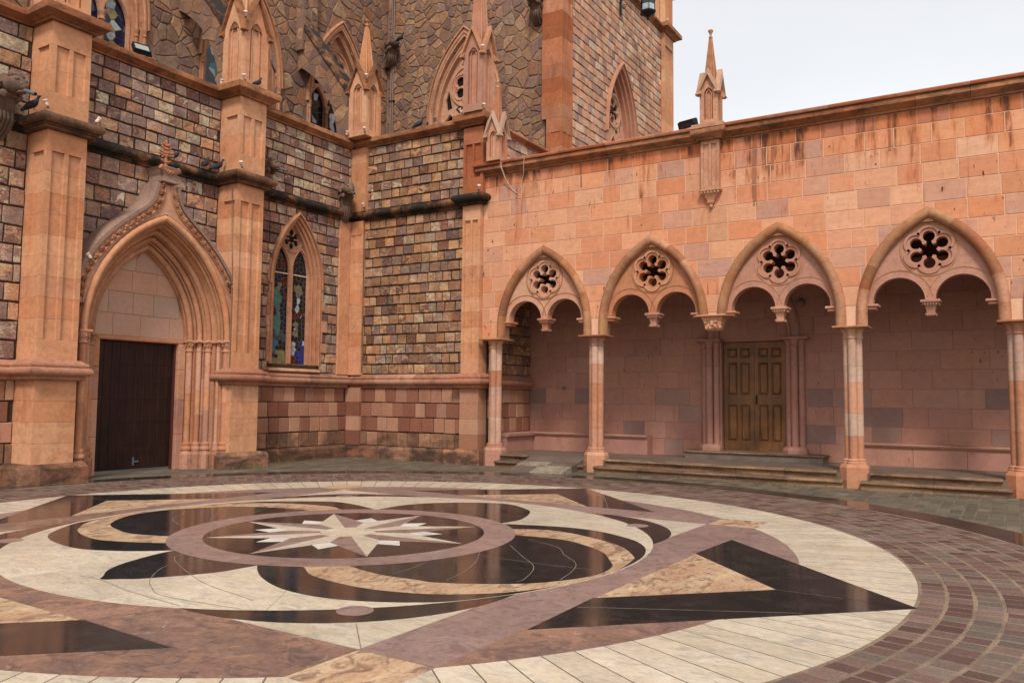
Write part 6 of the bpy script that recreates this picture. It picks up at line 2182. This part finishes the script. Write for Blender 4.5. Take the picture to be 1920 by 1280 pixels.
# birds: one continuous lofted body each
def bird(loc, rz, label, s=1.0, head_up=.0):
    t = thing('pigeon', label, 'bird', loc, 'dark pigeons on the ledges')
    M = Matrix.Translation(loc) @ Matrix.Rotation(rz, 4, 'Z') @ Matrix.Translation((0, 0, .05 * s)) @ Matrix.Rotation(radians(-20), 4, 'Y') @ Matrix.Translation((0, 0, -.05 * s)) @ Matrix.Scale(s * .92, 4)
    secs = [(-.19, .055, .012, .004), (-.14, .062, .022, .008), (-.09, .075, .035, .02), (-.03, .09, .05, .045), (.03, .10, .055, .055), (.08, .115, .048, .05), (.11, .14, .032, .034), (.125, .165, .024, .026), (.14, .185, .026, .026), (.16, .19, .022, .022), (.178, .185, .01, .01), (.2, .18, .003, .003)]
    m = MB()
    m.rings([[M @ Vector((a, ry * cos(2 * pi * k / 12), z + rz_ * sin(2 * pi * k / 12))) for k in range(12)] for a, z, ry, rz_ in secs])
    m.build('body', M_feather, t, 60)
    m = MB()
    for k in (-1, 1):
        m.rings([[M @ Vector((a, k * (ry + .004 * cos(2 * pi * q / 8)), z + rr * sin(2 * pi * q / 8))) for q in range(8)] for a, ry, z, rr in ((-.2, .012, .07, .006), (-.12, .034, .085, .02), (-.02, .052, .1, .034), (.05, .054, .11, .03), (.08, .045, .12, .01))])
    m.build('wing', M_feather, t, 60)
    m = MB()
    for k in (-1, 1): m.tube([M @ Vector((.01, .02 * k, .06)), M @ Vector((.015, .022 * k, 0)), M @ Vector((.04, .025 * k, 0))], .004 * s, 5)
    m.build('leg', M_garg, t)
    return t
bird((-15.50, 13.32, 9.235), radians(100), 'dark pigeon standing on the cap of the second buttress', 1.15)
bird((-16.22, 12.45, 7.09), radians(120), 'left one of two dark birds huddled on the ledge beside the second buttress', 1.3)
bird((-16.15, 12.75, 7.09), radians(80), 'right one of two dark birds huddled on the ledge beside the second buttress', 1.4)
bird((-16.22, 11.62, 7.09), radians(60), 'dark bird on the ledge just right of the portal finial', 1.1)
bird((-13.87, 17.6, 9.2), radians(20), 'dark pigeon alone on the cornice of the end wall', 1.25)
bird((-17.38, 20.95, 13.78), radians(10), 'dark bird perched on the spout of the high corner gargoyle', 1.2)
bird((-15.85, 8.22, 7.11), radians(30), 'dark bird tucked behind the ledge under the large left gargoyle', 1.3)

# camera on the second buttress, cables, weeds
cc = thing('security_camera', 'small security camera on the left face of the second buttress', 'camera', (-15.78, 12.95, 4.36))
MB().lathe_axis((-15.80, 12.98, 4.37), (.15, -1, -.1), [(.03, 0), (.045, .03), (.045, .1), (.03, .11)], 12).build('body', M_greybox, cc, 50)
MB().lathe_axis((-15.784, 12.876, 4.359), (.15, -1, -.1), [(.026, 0), (.02, .008)], 12).build('lens', M_lensd, cc, 50)
m = MB()
m.tube([(-11.10, 17.49, 7.86), (-11.10, 17.47, 7.7), (-11.05, 17.60, 7.43), (-10.93, 17.69, 7.15), (-10.74, 17.695, 6.99)], .008, 5)
m.tube([(-11.05, 17.49, 7.86), (-11.06, 17.47, 7.66), (-11.0, 17.60, 7.36), (-10.86, 17.69, 7.09), (-10.72, 17.695, 6.98)], .007, 5)
m.tube([(-10.38, 17.49, 7.86), (-10.39, 17.46, 7.68), (-10.47, 17.6, 7.45), (-10.6, 17.69, 7.2), (-10.64, 17.695, 7.05)], .008, 5)
cb = m.build('hanging_cable', M_cable, None, 60)
cb['label'] = 'loose white cables hanging over the left end of the arcade cornice'; cb['category'] = 'cable'
m = MB()
m.tube([(-15.76, 17.58, 7.2), (-15.74, 17.40, 7.1), (-15.745, 17.42, 6.95), (-15.76, 17.55, 6.75), (-15.765, 17.585, 4.0), (-15.775, 17.59, 2.4)], .008, 5)
cb = m.build('wall_cable', M_iron, None, 60)
cb['label'] = 'thin dark cable running down the wall from the ledge lamp at the inner corner'; cb['category'] = 'cable'
m = MB()
m.tube([(-15.72, 12.93, 2.2), (-15.73, 12.94, 4.3)], .012, 6)
m.tube([(-15.73, 12.94, 4.4), (-15.85, 12.94, 6.7)], .01, 6)
cb = m.build('conduit', M_greyst, None, 60)
cb['label'] = 'thin grey conduit down the left side of the second buttress to the portal shafts'; cb['category'] = 'conduit'
# weeds and litter in the angle of wall and paving
wd = MB()
rg3 = random.Random(4)
def weeds(x0, y0, x1, y1, n, h):
    for k in range(n):
        t = rg3.random()
        x, y = x0 + (x1 - x0) * t + rg3.uniform(-.06, .06), y0 + (y1 - y0) * t + rg3.uniform(-.06, .06)
        for q in range(5):
            a = rg3.uniform(0, 2 * pi)
            hh = h * rg3.uniform(.3, 1)
            dx, dy = cos(a) * hh * .6, sin(a) * hh * .6
            b = wd.av([(x - .005, y, -.005), (x + .005, y, -.005), (x + dx, y + dy, hh)])
            wd.f.append((b, b + 1, b + 2))
weeds(-15.5, 8.5, -15.3, 9.3, 90, .05)
weeds(-15.5, 12.8, -15.4, 13.8, 60, .1)
weeds(-16.15, 13.9, -16.15, 17.3, 120, .06)
weeds(-16.0, 17.55, -12.4, 17.5, 120, .05)
weeds(-11.0, 17.3, -3.0, 17.25, 120, .04)
wo = wd.build('weeds', M_weed, None)
wo['label'] = 'sparse dry weeds and litter along the foot of the walls'; wo['kind'] = 'stuff'; wo['category'] = 'weeds'
